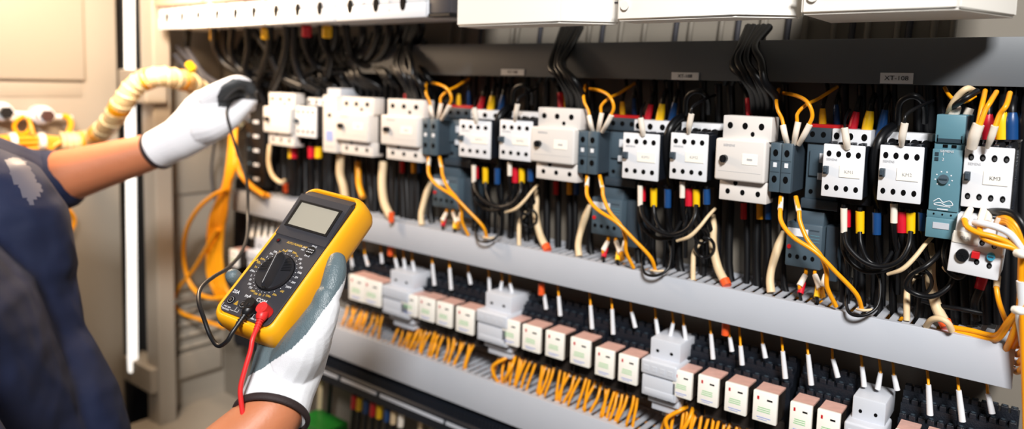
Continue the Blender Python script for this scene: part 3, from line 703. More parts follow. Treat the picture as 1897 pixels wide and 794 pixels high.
# ------------------------------------------------------------------ ferrules above relays (between trunking and sockets)
fer = [(651,478,654,498,0),(676,472,682,492,0),(706,468,708,487,0),(732,478,736,496,0),(748,478,751,500,0),(764,483,768,503,0),
 (801,488,805,528,1),(833,496,836,536,1),(868,504,872,526,0),(906,513,907,538,0),(930,520,926,544,0),(945,524,950,548,0),
 (1035,548,1038,584,1),(1008,545,1012,572,0),(1094,565,1097,608,1),(1134,572,1136,618,1),(1170,577,1177,606,0),(1215,590,1219,620,0),(1247,598,1241,626,0),(1267,602,1271,632,0),
 (1317,618,1321,664,0),(1372,640,1375,675,1),(1352,624,1356,650,0),(1413,636,1418,662,0),(1450,650,1455,700,1),(1497,656,1503,712,1),(1543,664,1552,698,0),(1597,678,1601,715,0),(1631,690,1626,720,0),(1656,694,1662,722,0),
 (1720,712,1723,768,1),(1776,722,1783,780,1),(1830,728,1838,765,0)]
for i, (x0, y0, x1, y1, f) in enumerate(fer):
    Yv = .925 if f else .94
    onto = 'fuse holder' if i in (3,4,5,9,10,11,17,18,19,27,28,29) else 'relay socket'
    s = (x1-600)/700
    yt = 440+.2325*(x0-650)-8
    r_ = .0028 if f else .0027
    wires('control_wire', f'orange wire with {"long" if f else "short"} white ferrule into a {onto}, ' + (f'{"first" if i<6 else "second" if i<12 else "third" if i<20 else "fourth"} group from the meter'), 'wire', [(x1,y1-4,Yv),(x0,y0,Yv),(x0-1,y0-14,Yv+.01),(x0-3,min(yt,y0-20),Yv+.03)], .0016, 'yellow', group='orange wires dropping from the trunking to the sockets', ferr=[('ferrule', [(x1,y1,Yv),((x0+x1)/2,(y0+y1)/2,Yv),(x0,y0,Yv)], [r_*1.25,r_*1.15,r_*1.0], 'white')], sub=3)
# ------------------------------------------------------------------ orange wires under the relays
rnd = random.Random(3)
def ytop2(px): return 604+(px-616)*.362             # slot line of the lower trunking
cnt = 0
for i, (r, (o_, s)) in enumerate(zip(RR, names)):
    n = 5
    if r[0] > 1600: continue
    for j in range(n):
        f = (j+.5)/n
        x0 = r[0]-6+(r[1]-r[0]+16)*f+rnd.uniform(-2,2); y0 = r[3]+14+rnd.uniform(-3,6)
        x1 = x0-rnd.uniform(8,26)*(r[1]-r[0])/36; y1 = ytop2(x1)-4
        if y1 < y0+12: y1 = y0+30
        bow = rnd.uniform(-4,4)
        wires('control_wire', f'orange wire under the {o_} relay {s}', 'wire', [(x0+2,y0-12,.95),(x0,y0,.94),((x0*.6+x1*.4)+bow,(y0*.6+y1*.4),.93),(x1*.85+x0*.15+bow*.6,y1*.8+y0*.2,.926),(x1,y1+6,.935)], .0024, 'yellow', group='orange wires looping into the lower trunking',
              ferr=[('ferrule', [(x0+2,y0-16,.95),(x0,y0+6,.939)], [.0024,.0031], 'whitesleeve')], sub=4, seg=7); cnt += 1
for (cx_, cy_, s) in ((905,690,1.0),(1225,790,1.2)):
    wires('control_wire', 'orange wire forked in a wide loop under the ' + ('second' if s == 1 else 'third') + ' white fuse holder', 'wire', [(cx_+46*s,cy_-34*s,.94),(cx_+30*s,cy_-26*s,.92),(cx_+8*s,cy_-12*s,.912),(cx_+12*s,cy_+8*s,.915),(cx_+24*s,cy_+24*s,.93)], .0030, 'yellow', group='forked orange wires')
    wires('control_wire', 'straighter orange wire of the fork under the ' + ('second' if s == 1 else 'third') + ' white fuse holder', 'wire', [(cx_+52*s,cy_-38*s,.94),(cx_+44*s,cy_-14*s,.92),(cx_+32*s,cy_+8*s,.915),(cx_+22*s,cy_+26*s,.93)], .0030, 'yellow', group='forked orange wires')
# orange wires inside the trunkings
for zq, Yq, x0, x1, nm in ((W(1000,466,Y0).z, Y0, W(620,390,Y0).x, W(1881,645,Y0).x, 'upper'), (W(616,604,Y0).z, Y0, W(560,590,Y0).x, W(1500,930,Y0).x, 'lower')):
    for j in range(5):
        n = 12; P = [Vector((x0+.01+(x1-x0-.02)*i/n, Yq+.018+j*.012+rnd.uniform(-.005,.005), zq-.010-rnd.uniform(0,.010))) for i in range(n+1)]
        bm = NB(); tube(bm, P, .0034, 7, 4)
        tag(obj('control_wire', bm, 'yellow' if j % 2 == 0 else 'blackwire', smooth=True, recenter=True), ('orange' if j % 2 == 0 else 'black')+f' wire lying inside the {"grey" if nm=="upper" else "lower grey"} trunking under its slots', 'wire', f'wires inside the {nm} trunking')
# ------------------------------------------------------------------ right end: nearest contactor wiring and bundle
G = 'wires around the nearest contactor'
def rw(name, lb, pts, r_, m_='yellow', ferr=None, cat_='wire'): return wires(name, lb, cat_, pts, r_, m_, group=G, ferr=ferr)
rw('control_wire', 'yellow wire rising from the double white sleeve, nearer the timer', [(1812,232,.885),(1817,205,.89),(1821,186,.90),(1825,168,.93)], .0026)
rw('control_wire', 'yellow wire rising from the double white sleeve, leaning over', [(1815,233,.883),(1825,205,.885),(1835,188,.89),(1846,170,.92)], .0026)
rw('control_wire', 'bent yellow wire rising from the slim white sleeve', [(1843,236,.883),(1852,212,.885),(1864,195,.885),(1871,172,.91)], .0026, ferr=[('sleeve', [(1829,274,.892),(1836,255,.885),(1843,233,.882)], [.0020,.0036,.0036], 'whitesleeve', 'white sleeve')])
rw('wire_sleeve', 'broad printed white sleeve standing on the nearest contactor', [(1800,274,.892),(1805,252,.886),(1813,230,.884)], [.0050,.0058,.0056], 'whitesleeve')
for (x, m_, c, r_, y0) in ((1831,'redsleeve','red',.0062,212),(1857,'yelsleeve','yellow',.0062,208),(1875,'bluesleeve','blue',.0068,210),(1899,'blackwire','black',.006,210)):
    rw('power_cable', f'black cable with {c} sleeve above the nearest contactor', [(x,256,.93),(x,y0,.93),(x+1,y0-18,.935),(x+3,y0-36,.95),(x-3,y0-60,.97)], .0042, 'blackwire', cat_='cable',
       ferr=[('sleeve', [(x-1,258,.93),(x-1,y0+16,.93),(x,y0+3,.93),(x,y0-2,.93)], [r_,r_,r_*.75,r_*.6], m_, c+' sleeve')])
rw('power_cable', 'cream wire arching above the blue-grey timer', [(1756,214,.93),(1762,196,.915),(1776,176,.91),(1792,164,.91),(1806,168,.93)], [.003,.0034,.0036,.0036,.003], 'creamwire', cat_='cable')
rw('control_wire', 'dull orange wire crossing above the timer', [(1750,162,.95),(1758,176,.94),(1770,186,.93),(1788,188,.925),(1806,178,.94)], .0022)
rw('power_cable', 'black cable crossing above the timer', [(1762,200,.92),(1785,184,.90),(1812,168,.91)], .0034, 'blackwire', cat_='cable')
rw('wire_sleeve', 'white sleeve entering the timer top', [(1762,218,.92),(1770,206,.92),(1776,198,.925)], [.0052,.0050,.0030], 'whitesleeve')
rw('wire_sleeve', 'second white sleeve entering behind the timer top', [(1790,216,.95),(1797,200,.95)], [.0048,.0045], 'whitesleeve')
# under nearest contactor
for (x0, y0, x1, y1, r_, lb) in ((1798,387,1787,408,.0040,'first'),(1822,388,1815,420,.0042,'second'),(1833,392,1829,412,.0036,'third'),(1856,396,1852,412,.0044,'fourth')):
    rw('wire_sleeve', f'{lb} white sleeve coming out under the nearest contactor', [(x0,y0,.90),((x0+x1)/2,(y0+y1)/2,.888),(x1,y1,.878)], [r_*.8,r_,r_], 'whitesleeve')
rw('control_wire', 'yellow wire sagging across the white overload relay, upper', [(1786,406,.876),(1792,420,.868),(1812,431,.864),(1840,438,.864),(1866,448,.868),(1890,462,.87)], .0030)
rw('control_wire', 'yellow wire sagging across the white overload relay, lower', [(1815,418,.874),(1816,430,.868),(1826,443,.866),(1850,452,.866),(1874,458,.868),(1892,468,.87)], .0030)
rw('control_wire', 'white wire arching right from the contactor to the bundle', [(1805,412,.875),(1820,414,.868),(1848,421,.864),(1872,434,.866),(1894,460,.87)], .0036, 'white')
rw('control_wire', 'white wire dropping along the bundle near the edge', [(1891,520,.875),(1893,560,.88),(1889,590,.885),(1896,640,.90)], .0040, 'white')
for j in range(3):
    rw('control_wire', f'yellow wire bending right and down beside the relay, {["outer","middle","inner"][j]} of three', [(1850-j*2,405+j*4,.885),(1866,404+j*4,.875),(1882-j*3,418+j*4,.87),(1894-j*3,446,.87),(1897-j*2,480,.872)], .0032)
rw('power_cable', 'black cable arching over the yellow wires below the contactor', [(1836,392,.90),(1852,392,.885),(1876,396,.875),(1892,412,.87),(1903,440,.87)], .0042, 'blackwire', cat_='cable')
for j in range(9):
    xx = 1893+(j % 3)*5+rnd.uniform(-1,1)
    P = [(xx+2,440+j*3,.872+.006*(j//3)),(xx,500,.875+.006*(j//3)),(xx-2,560,.88+.006*(j//3)),(xx-6-j,600,.89),(xx-14-j*2,618+j*4,.90),(xx-24-j*3,640+j*5,.92)] if j < 4 else [(xx+2,440+j*3,.872+.006*(j//3)),(xx,500,.875+.006*(j//3)),(xx+1,570,.88),(xx+3,640,.885),(xx+6,720,.89),(xx+8,800,.89)]
    rw('control_wire', 'yellow wire of the tied bundle hanging beside the trunking end', P, .0034)
for (x, y) in ((1888,468),(1884,573)):
    rw('cable_tie', 'pale cable tie around the yellow bundle, ' + ('upper' if y < 500 else 'lower'), [(x-6,y,.862),(x+6,y+2,.858),(x+18,y+4,.862)], [.0040,.0046,.0034], 'cream', cat_='cable tie')
for j, (a, b) in enumerate(((598,600),(606,612))):
    rw('control_wire', f'yellow wire lying on the trunking towards the bundle, {["upper","lower"][j]}', [(1765,a+8,.925),(1800,a+14,.92),(1832,a+22,.915),(1850,a+20,.905),(1868,a-4,.895),(1886,a-24,.885)], .0030)
for j in range(4):
    y = 640+j*16
    rw('control_wire', f'yellow wire curling round the end of the grey trunking, {["topmost","second","third","lowest"][j]}', [(1872,y-6,.96),(1884,y,.93),(1894,y-6,.90),(1905,y-22,.885),(1915,y-50,.88)], .0034)
rw('control_wire', 'single yellow wire dropping below the white overload relay', [(1848,508,.92),(1846,530,.905),(1850,556,.90),(1858,580,.905),(1868,604,.92)], .0026, ferr=[('sleeve', [(1848,512,.915),(1846,532,.904)], [.0034,.0032], 'creamwire')])
rw('power_cable', 'dark red sleeved cable below the white overload relay', [(1822,505,.93),(1815,535,.93),(1806,560,.935),(1808,592,.94)], .0050, 'blackwire', cat_='cable', ferr=[('sleeve', [(1822,508,.93),(1814,535,.928)], [.0056,.0050], 'redsleeve')])
rw('control_wire', 'cream wire looping out of the trunking slots near its end', [(1716,604,.915),(1726,592,.905),(1742,590,.90),(1756,598,.90),(1763,612,.905)], .0036, 'creamwire')
rw('control_wire', 'cream wire hooking up beneath the timer', [(1788,436,.93),(1782,460,.92),(1772,488,.915),(1758,500,.915),(1750,494,.92)], .0034, 'creamwire')
rw('power_cable', 'black cable running flat behind the slots to the right end', [(1708,556,.94),(1740,566,.935),(1780,572,.93),(1820,580,.93)], .0028, 'blackwire', cat_='cable')
rw('power_cable', 'big black loop hanging below the timer', [(1765,440,.94),(1740,470,.915),(1716,492,.90),(1688,508,.90),(1678,530,.905),(1700,545,.91),(1730,548,.91),(1758,530,.915),(1766,505,.925),(1758,480,.94)], .0030, 'blackwire', cat_='cable')
rw('power_cable', 'black cable curling beneath the timer', [(1755,440,.93),(1748,470,.91),(1756,500,.905),(1775,514,.91),(1790,500,.92),(1800,470,.93)], .0030, 'blackwire', cat_='cable')
for j, x in enumerate((1716,1722,1742,1762,1784,1800,1822,1846,1864,1880,1896)):
    rw('power_cable', 'black cable running vertically behind the nearest devices', [(x,150,.965),(x+3,260,.975),(x-2,380,.97),(x,470,.965),(x+random.uniform(-8,8),600,.96)], .006, 'blackwire', cat_='cable')
# thick white and black cable fillers between big black side cables of the contactors
for k in (2, 1, 0):
    wires('power_cable', f'thick black cable bending down beside the first white contactor, {bayn[k]} bay', 'cable', UP(k, [(1262,216,.94),(1250,226,.925),(1240,242,.915),(1234,270,.915),(1236,310,.925),(1246,350,.945)]), .0060, 'blackwire', group=f'wires of the {bayn[k]} bay')
    wires('power_cable', f'second thick black cable bending beside the first white contactor, {bayn[k]} bay', 'cable', UP(k, [(1268,226,.95),(1254,238,.94),(1246,262,.935),(1244,300,.94),(1250,340,.95)]), .0060, 'blackwire', group=f'wires of the {bayn[k]} bay')
# ------------------------------------------------------------------ multimeter
RM = [[0.8816, 0.4151, -0.2245], [0.1661, -0.7183, -0.6756], [-0.4417, 0.5584, -0.7022]]
TM = Vector((-0.2819, 0.1237, 0.844))
cols = [c2w((RM[0][j], RM[1][j], RM[2][j])).normalized() for j in range(3)]
MM = Matrix(((cols[0].x, cols[1].x, cols[2].x), (cols[0].y, cols[1].y, cols[2].y), (cols[0].z, cols[1].z, cols[2].z))).to_4x4()
MM.translation = c2w(TM)+CAM
def ML(x, y, z): return MM @ Vector((x, y, z))
def rring(x0, x1, y0, y1, rad, n=8):
    out = []
    for cx, cy, a0 in ((x1-rad, y1-rad, 0), (x0+rad, y1-rad, 90), (x0+rad, y0+rad, 180), (x1-rad, y0+rad, 270)):
        for k in range(n+1):
            a = math.radians(a0+90*k/n); out.append((cx+rad*math.cos(a), cy+rad*math.sin(a)))
    return out
def stack(bm, levels, close0=True, close1=True, n=8):   # levels: (z, x0, x1, y0, y1, rad)
    rings = [[bm.verts.new((p[0], p[1], L[0])) for p in rring(*L[1:], n=n)] for L in levels]
    for a, b in zip(rings, rings[1:]):
        m = len(a)
        for i in range(m): bm.faces.new((a[i], a[(i+1) % m], b[(i+1) % m], b[i]))
    if close0: bm.faces.new(rings[0][::-1])
    if close1: bm.faces.new(rings[-1])
    bmesh.ops.recalc_face_normals(bm, faces=bm.faces[:])
holster = mat('yellow_orange_rubber', (255,177,20), .42, var=.015, bump=.05, bscale=900)
panel = mat('charcoal_meter_panel', (50,50,56), .5, var=.03, bump=.05, bscale=1500)
knobm = mat('charcoal_knob', (38,38,42), .35, var=.04)
lcd = mat('pale_display', (164,158,144), .25, var=.01, vscale=20)
tyel = mat('yellow_print', (235,190,70), .6); twh = mat('white_print', (235,235,238), .6)
MT = thing('multimeter', 'yellow digital multimeter with charcoal face held in a grey and white glove', 'multimeter')
MT.matrix_world = MM
mtr = MT
def mp(name, bm, m, label=None, parent=None, smooth=True, angle=40): return obj(name, bm, m, parent or MT, label, smooth=smooth, angle=angle)
bm = NB()
X0, X1, Y0_, Y1_ = -.0462, .0490, -.0985, .0985
def lv(z, i, rad=.0165): return (z, X0+i, X1-i, Y0_+i, Y1_-i, max(.004, rad-i*.6))
stack(bm, [lv(-.043,.014), lv(-.0415,.0075), lv(-.037,.0028), lv(-.030,.0006), lv(-.018,0), lv(-.008,.0006), lv(-.002,.0022), lv(.0018,.0050), lv(.0024,.0064), lv(.0018,.0076), lv(-.002,.0084)])
mp('holster', bm, holster, 'yellow-orange rubber holster', angle=60)
bm = NB(); stack(bm, [(-.003,-.0388,.0388,-.0875,.0885,.009), (.0006,-.0388,.0388,-.0875,.0885,.009), (.0010,-.0384,.0384,-.0871,.0881,.0087)]); mp('face_panel', bm, panel)
# tilted display housing
def bez(z0, z1, x, y0, y1, m_, name, par=None):
    bm = NB()
    lo, hi = z0, z1
    v = [bm.verts.new(c) for c in ((-x,y0,0),(x,y0,0),(x,y1,0),(-x,y1,0),(-x,y0,lo),(x,y0,lo),(x,y1,hi),(-x,y1,hi))]
    for f in ((0,3,2,1),(4,5,6,7),(0,1,5,4),(1,2,6,5),(2,3,7,6),(3,0,4,7)): bm.faces.new([v[i] for i in f])
    bmesh.ops.bevel(bm, geom=bm.edges[:], offset=.0009, segments=2, affect='EDGES')
    return mp(name, bm, m_, parent=par)
bz = bez(.0022, .0082, .0405, .0195, .0785, panel, 'display_bezel')
bm = NB(); polyx(bm, [(.078,.0006),(.078,.0066),(.0885,.0012),(.0885,.0004)], -.0375, .0375); mp('hood_slope', bm, panel)
def onb(x, y, d=.0002): return Vector((x, y, .0022+(y-.0195)/.059*.006+d))
def slab(name, x0, x1, y0, y1, m_, d, par, t=.0003):
    bm = NB(); a = [onb(x0,y0,d), onb(x1,y0,d), onb(x1,y1,d), onb(x0,y1,d)]
    b = [p-Vector((0,0,t)) for p in a]
    va = [bm.verts.new(p) for p in a]; vb = [bm.verts.new(p) for p in b]
    bm.faces.new(va); bm.faces.new(vb[::-1])
    for i in range(4): bm.faces.new((va[i], vb[i], vb[(i+1)%4], va[(i+1)%4]))
    return mp(name, bm, m_, parent=par, smooth=False)
slab('screen', -.0300, .0300, .0350, .0665, lcd, .0004, bz)
# raised frame round the screen (so the display sits recessed)
for (x0,x1,y0,y1) in ((-.0335,.0335,.0665,.0690),(-.0335,.0335,.0325,.0350),(-.0335,-.0300,.0350,.0665),(.0300,.0335,.0350,.0665)):
    slab('screen_frame', x0, x1, y0, y1, M['black'], .0012, bz, t=.0012)
# knob
KC = Vector((-.0005, -.0268, 0)); kr = .0235
bm = NB(); cyl(bm, (KC.x, KC.y, .0008), (0,0,1), kr+.0006, .0009, 64); mp('knob_gap', bm, 'hole', smooth=False)
bm = NB(); cyl(bm, (KC.x, KC.y, .001), (0,0,1), kr, .0034, 64, kr-.0010); kn = mp('rotary_knob', bm, knobm, angle=30)
KR = Matrix.Translation(KC) @ Matrix.Rotation(math.radians(14), 4, 'Z')
bm = NB()   # grip bar: wedge with sharp crest
L = kr*.985
prof = [(-.0075,.0042),(-.0022,.0135),(.0022,.0135),(.0060,.0042)]
n = 10; rings = []
for i in range(n+1):
    y = -L+2*L*i/n; e = math.sqrt(max(0, 1-(y/(L*1.001))**2)); s = .35+.65*min(1, e*1.3); hs = .55+.45*min(1, e*1.5)
    rings.append([bm.verts.new((px_*s if abs(px_) > .003 else px_, y, .0042+(pz-.0042)*hs)) for px_, pz in prof])
for a, b in zip(rings, rings[1:]):
    for i in range(3): bm.faces.new((a[i], a[i+1], b[i+1], b[i]))
    bm.faces.new((a[3], a[0], b[0], b[3]))
bm.faces.new(rings[0]); bm.faces.new(rings[-1][::-1]); bmesh.ops.recalc_face_normals(bm, faces=bm.faces[:]); bm.transform(KR)
mp('grip_bar', bm, knobm, parent=kn, angle=20)
bm = NB(); box(bm, -.0003, .0003, -L*.9, L*.8, .0133, .0137); bm.transform(KR); mp('pointer_line', bm, 'print_', parent=kn, smooth=False)
bm = NB()   # ribs on the upper halves of the knob
for s in (-1, 1):
    for k in range(9):
        y = .001+k*.0021; xo = math.sqrt((kr-.002)**2-y*y)
        if xo > .0095: box(bm, s*.0085 if s > 0 else -xo, xo if s > 0 else -.0085, y, y+.0009, .0042, .0050)
bm.transform(KR); o_ = mp('grip_rib', bm, M['black'], parent=kn, smooth=False)
# prints
def mt(s, size, x, y, m_=None, rot=0, name='print', sx=1, zz=.00105): 
    return mp(name, text_bm(s, size, Matrix.Translation((x, y, zz)) @ Matrix.Rotation(math.radians(rot), 4, 'Z'), ext=.00005, sx=sx), m_ or twh, smooth=False)
Rl = .0300
lab = [('OFF',0,'w'),('200u',-14,'y'),('2m',-26,'y'),('200',-40,'w'),('2k',-52,'w'),('20k',-64,'w'),('200k',-77,'w'),('2M',-89,'w'),('20M',-102,'w'),('200M',-115,'w'),('hFE',-130,'y'),('20m',-146,'y'),('200m',-160,'y'),('2',-172,'y'),
       ('20',-182,'y'),('200',-193,'y'),('1000',-205,'y'),('750',-217,'w'),('200',-228,'w'),('20',-239,'w'),('2',-250,'w'),('200m',-262,'w'),('2m',-273,'y'),('20m',-284,'y'),('200m',-295,'y'),('2',-305,'w'),('20m',-316,'w'),('200m',-326,'w'),('2m',-336,'y'),('20u',-345,'y'),('F',-352,'y')]
for s, a, c in lab:
    q = math.radians(a+90+4); rr = Rl+(.001 if len(s) > 2 else 0)
    mt(s, .0036 if s != 'F' else .006, KC.x+rr*math.cos(q)*1.02, KC.y+rr*math.sin(q)*(.99), tyel if c == 'y' else twh, sx=.95, name='range_print')
bm = NB()
for s, a, c in lab:
    q = math.radians(a+94); cyl(bm, (KC.x+.0262*math.cos(q), KC.y+.0262*math.sin(q), .0009), (0,0,1), .00045, .0003, 8)
mp('range_dots', bm, twh, smooth=False)
mt('A~', .0058, -.0345, -.0195, tyel, name='range_print')
mt('AUTO POWER OFF', .0040, .0005, .0135, tyel, sx=.92)
mt('EBCE', .0034, .0245, .0178); mt('EBCE', .0034, .0235, .0045)
mt('NPN', .0026, .0125, .0128); mt('PNP', .0026, .0125, .0098)
bm = NB(); cyl(bm, (.0235, .0112, .0008), (0,0,1), .0062, .0006, 24); so = mp('transistor_socket', bm, M['black'], smooth=False)
bm = NB()
for i in range(4):
    for j in range(2): cyl(bm, (.0197+i*.0025, .0096+j*.0032, .0014), (0,0,1), .0009, .0002, 8)
mp('socket_holes', bm, 'print_', parent=so, smooth=False)
bm = NB(); cyl(bm, (-.0285, .0125, .0008), (0,0,1), .0032, .0006, 20); lm = mp('indicator_surround', bm, M['black'], smooth=False)
bm = NB(); cyl(bm, (-.0285, .0125, .0013), (0,0,1), .0017, .0005, 14); mp('indicator', bm, mat('dark_red_lens', (90,20,25), .2), parent=lm)
JX = (-.030, -.0106, .0088, .028); JY = -.0733
for x in JX:
    bm = NB(); bmesh.ops.create_circle(bm, segments=4, radius=.0001)
    bmesh.ops.delete(bm, geom=bm.verts[:], context='VERTS')
    cyl(bm, (x, JY, .0006), (0,0,1), .0052, .0012, 32, .0049); j = mp('input_jack', bm, M['black'])
    bm = NB(); cyl(bm, (x, JY, .0016), (0,0,1), .0038, .0004, 24); mp('jack_bore', bm, 'print_', parent=j, smooth=False)
    bm = NB(); cyl(bm, (x, JY, .0018), (0,0,1), .0034, .0004, 24); mp('jack_well', bm, 'hole', parent=j, smooth=False)
    bm = NB(); cyl(bm, (x, JY, .0019), (0,0,1), .0018, .0006, 16); mp('jack_contact', bm, 'metal', parent=j)
mt('20A', .0062, -.0315, -.0625); mt('mA', .0062, -.0125, -.0625); mt('COM', .0066, .0085, -.0625)
bm = NB(); a = [bm.verts.new(p) for p in ((-.0235,-.0765,.0011),(-.0175,-.0765,.0011),(-.0205,-.0705,.0011))]; bm.faces.new(a)
bmesh.ops.solidify(bm, geom=bm.faces[:], thickness=.0002); mp('warning_triangle', bm, tyel, smooth=False)
mt('MAX 20A', .0026, -.0285, -.0815); mt('UNFUSED', .0026, -.0285, -.0845); mt('1000V MAX', .0024, .0165, -.0845)
bm = NB()
for a, b in (((-.0365,-.0785),(-.0365,-.0835)),((-.0365,-.0835),(-.034,-.0835)),((-.022,-.0835),(-.011,-.0835)),((-.0155,-.0785),(-.0155,-.0825)),((-.0105,-.0805),(-.0105,-.0835)),((.012,-.079),(.012,-.0835)),((.012,-.0835),(.0145,-.0835))):
    box(bm, min(a[0],b[0])-.00018, max(a[0],b[0])+.00018, min(a[1],b[1])-.00018, max(a[1],b[1])+.00018, .0009, .0011)
mp('bracket_lines', bm, twh, smooth=False)
# test leads
redp = mat('red_lead_rubber', (226,44,44), .42, var=.02)
def plug(o, x, m_, dirx, name):
    """right-angle plug standing in jack x with a ribbed boot pointing down the meter"""
    d = Vector((dirx, -1, -.06)).normalized()
    bm = NB(); cyl(bm, ML(x, JY, .002), cols[2], .0072, .0125, 28, .0066)
    b0 = Vector((x, JY, .0085))
    tube(bm, [MM @ (b0+d*t) for t in (0, .008, .012)], [.0066, .0062, .0045], 16, 4)
    pl = NB(); pl.free()
    for t in (.0125, .0155, .0185, .0215):
        tube(bm, [MM @ (b0+d*(t)), MM @ (b0+d*(t+.0016))], .0040-.0005*(t-.0125)/.003*.5, 14, 1, smooth=False)
    tube(bm, [MM @ (b0+d*.010), MM @ (b0+d*.025)], .0028, 12, 2)
    bmesh.ops.translate(bm, vec=-o.location, verts=bm.verts[:])
    obj(name, bm, m_, o, smooth=True)
    return MM @ (b0+d*.024), MM @ (b0+d*.034)
class _O: location = Vector((0,0,0))
p0, p1 = plug(bpy.data.objects.new('tmp', None), JX[3]-.001, redp, .32, 'tmp_plug') if False else (None, None)
def lead(label, x, dirx, m_, tail, r_, pname):
    d = Vector((dirx, -1, -.06)).normalized(); b0 = Vector((x, JY, .0085))
    P = [MM @ (b0+d*.022), MM @ (b0+d*.034)]+tail
    bm = NB(); tube(bm, P, r_, 10, 8)
    o = obj('test_lead', bm, m_, smooth=True, recenter=True); tag(o, label, 'test lead', None)
    plug(o, x, m_, dirx, pname)
    return o
lead('red test lead with right-angle plug dropping from the meter beside the cuff', JX[3]-.001, .30, redp, [D(464,650,.760), D(455,680,.755), D(446,716,.750), D(447,745,.748), D(455,800,.745)], .0026, 'plug')
blackr = mat('black_lead_rubber', (20,20,22), .4, var=.05)
lead('black test lead looping left of the meter and up into the raised glove', JX[2]-.001, -.02, blackr,
     [D(420,632,.775), D(404,640,.78), D(390,622,.79), D(378,590,.80), D(368,556,.82), D(373,532,.85), D(395,513,.89), D(422,496,.95), D(444,472,1.02), D(457,440,1.09), D(459,395,1.16), D(457,335,1.2), D(441,285,1.235), D(427,240,1.25), D(420,208,1.265), D(428,190,1.29)], .0024, 'plug')
# ------------------------------------------------------------------ person
def loft(bm, secs, seg=20, open0=False):
    """secs: (centre, hint, r1, r2); r1 along hint, r2 across; rounded ends"""
    C = [Vector(s[0]) for s in secs]; n = len(C)
    T = [(C[min(i+1, n-1)]-C[max(i-1, 0)]).normalized() for i in range(n)]
    rings = []
    def ring(c, t, h, r1, r2):
        u = (Vector(h)-Vector(h).dot(t)*t).normalized(); v = t.cross(u)
        return [bm.verts.new(c+u*r1*math.cos(a)+v*r2*math.sin(a)) for a in [2*math.pi*k/seg for k in range(seg)]]
    s = secs[0]; r = min(s[2], s[3])
    for q in (() if open0 else (80, 60, 35)): rings.append(ring(C[0]-T[0]*r*math.sin(math.radians(q)), T[0], s[1], s[2]*math.cos(math.radians(q)), s[3]*math.cos(math.radians(q))))
    for i in range(n): rings.append(ring(C[i], T[i], secs[i][1], secs[i][2], secs[i][3]))
    s = secs[-1]; r = min(s[2], s[3])
    for q in (35, 60, 80): rings.append(ring(C[-1]+T[-1]*r*math.sin(math.radians(q)), T[-1], s[1], s[2]*math.cos(math.radians(q)), s[3]*math.cos(math.radians(q))))
    for a, b in zip(rings, rings[1:]):
        for k in range(seg): bm.faces.new((a[k], a[(k+1) % seg], b[(k+1) % seg], b[k]))
    bm.faces.new(rings[0][::-1]); bm.faces.new(rings[-1])
def chain(bm, pts, sub=5, seg=14):
    """pts: (Vector, radius): smooth round tapering limb"""
    P, ts = catmull([p[0] for p in pts], sub)
    R = [p[1] for p in pts]; secs = []
    for p, t in zip(P, ts):
        i = min(int(t), len(R)-2); f = t-i; r = R[i]*(1-f)+R[i+1]*f
        secs.append((p, (.3, .5, .8), r, r))
    loft(bm, secs, seg)
def skin(name, bm, voxel, mats, fn=None, smooth_it=6, parent=None, label=None, fac=.5):
    bmesh.ops.recalc_face_normals(bm, faces=bm.faces[:])
    me = bpy.data.meshes.new(name); bm.to_mesh(me); bm.free()
    o = bpy.data.objects.new(name, me); col.objects.link(o)
    r = o.modifiers.new('r', 'REMESH'); r.mode = 'VOXEL'; r.voxel_size = voxel; r.use_smooth_shade = True
    s = o.modifiers.new('s', 'SMOOTH'); s.factor = fac; s.iterations = smooth_it
    dg = bpy.context.evaluated_depsgraph_get(); dg.update()
    me2 = bpy.data.meshes.new_from_object(o.evaluated_get(dg))
    o.modifiers.clear(); o.data = me2; bpy.data.meshes.remove(me)
    me2.name = name; me2.materials.clear()
    for m_ in mats: me2.materials.append(m_)
    for p in me2.polygons:
        p.use_smooth = True
        if fn: p.material_index = fn(p.center, p.normal)
    if parent is not None: o.parent = parent
    if label: o['label'] = label
    return o
skinm = mat('tan_skin', (196,122,84), .5, var=.04, vscale=40, bump=.12, bscale=260)
skinm.node_tree.nodes['Principled BSDF'].inputs['Subsurface Weight'].default_value = .08
skinm.node_tree.nodes['Principled BSDF'].inputs['Subsurface Radius'].default_value = (.01, .004, .002)
glovew = mat('white_knit_glove', (238,239,243), .85, var=.015, bump=.25, bscale=1400)
gloveg = mat('grey_coated_glove', (96,112,118), .38, var=.06, vscale=120, bump=.35, bscale=700)
gloveshade = mat('shaded_grey_coated_glove', (60,62,64), .35, var=.08, vscale=120, bump=.35, bscale=700)  # same coating as the lower glove, its colour darkened to imitate shade
cuffm = mat('dark_brown_cuff_band', (42,28,28), .7, var=.05, bump=.3, bscale=900)
navy = mat('navy_work_cloth', (8,25,62), .8, var=.25, vscale=7, bump=1.0, bscale=9)
navy.node_tree.nodes['Bump'].inputs['Distance'].default_value = .03
patch = mat('grey_reflective_patch', (92,92,106), .5, var=.05)
trou = mat('dark_trousers', (24,30,48), .85, var=.08)
def inside(pt, pg):
    x, y = pt; c = False; j = len(pg)-1
    for i in range(len(pg)):
        if (pg[i][1] > y) != (pg[j][1] > y) and x < (pg[j][0]-pg[i][0])*(y-pg[i][1])/(pg[j][1]-pg[i][1])+pg[i][0]: c = not c
        j = i
    return c
cz = c2w((0, 0, 1))
PS = thing('person', 'person in navy short-sleeved workwear and grey-white gloves holding the meter', 'person', (0, 0, 0))
def CV(x, y, z): return c2w((x, y, z))+CAM
LS = CV(-.93, .010, 1.05); RS = CV(-.72, .17, .72)
LE = D(48, 348, 1.27); LW = D(290, 277, 1.30); RW = D(503, 768, .776); RE = CV(-.46, .44, .66)
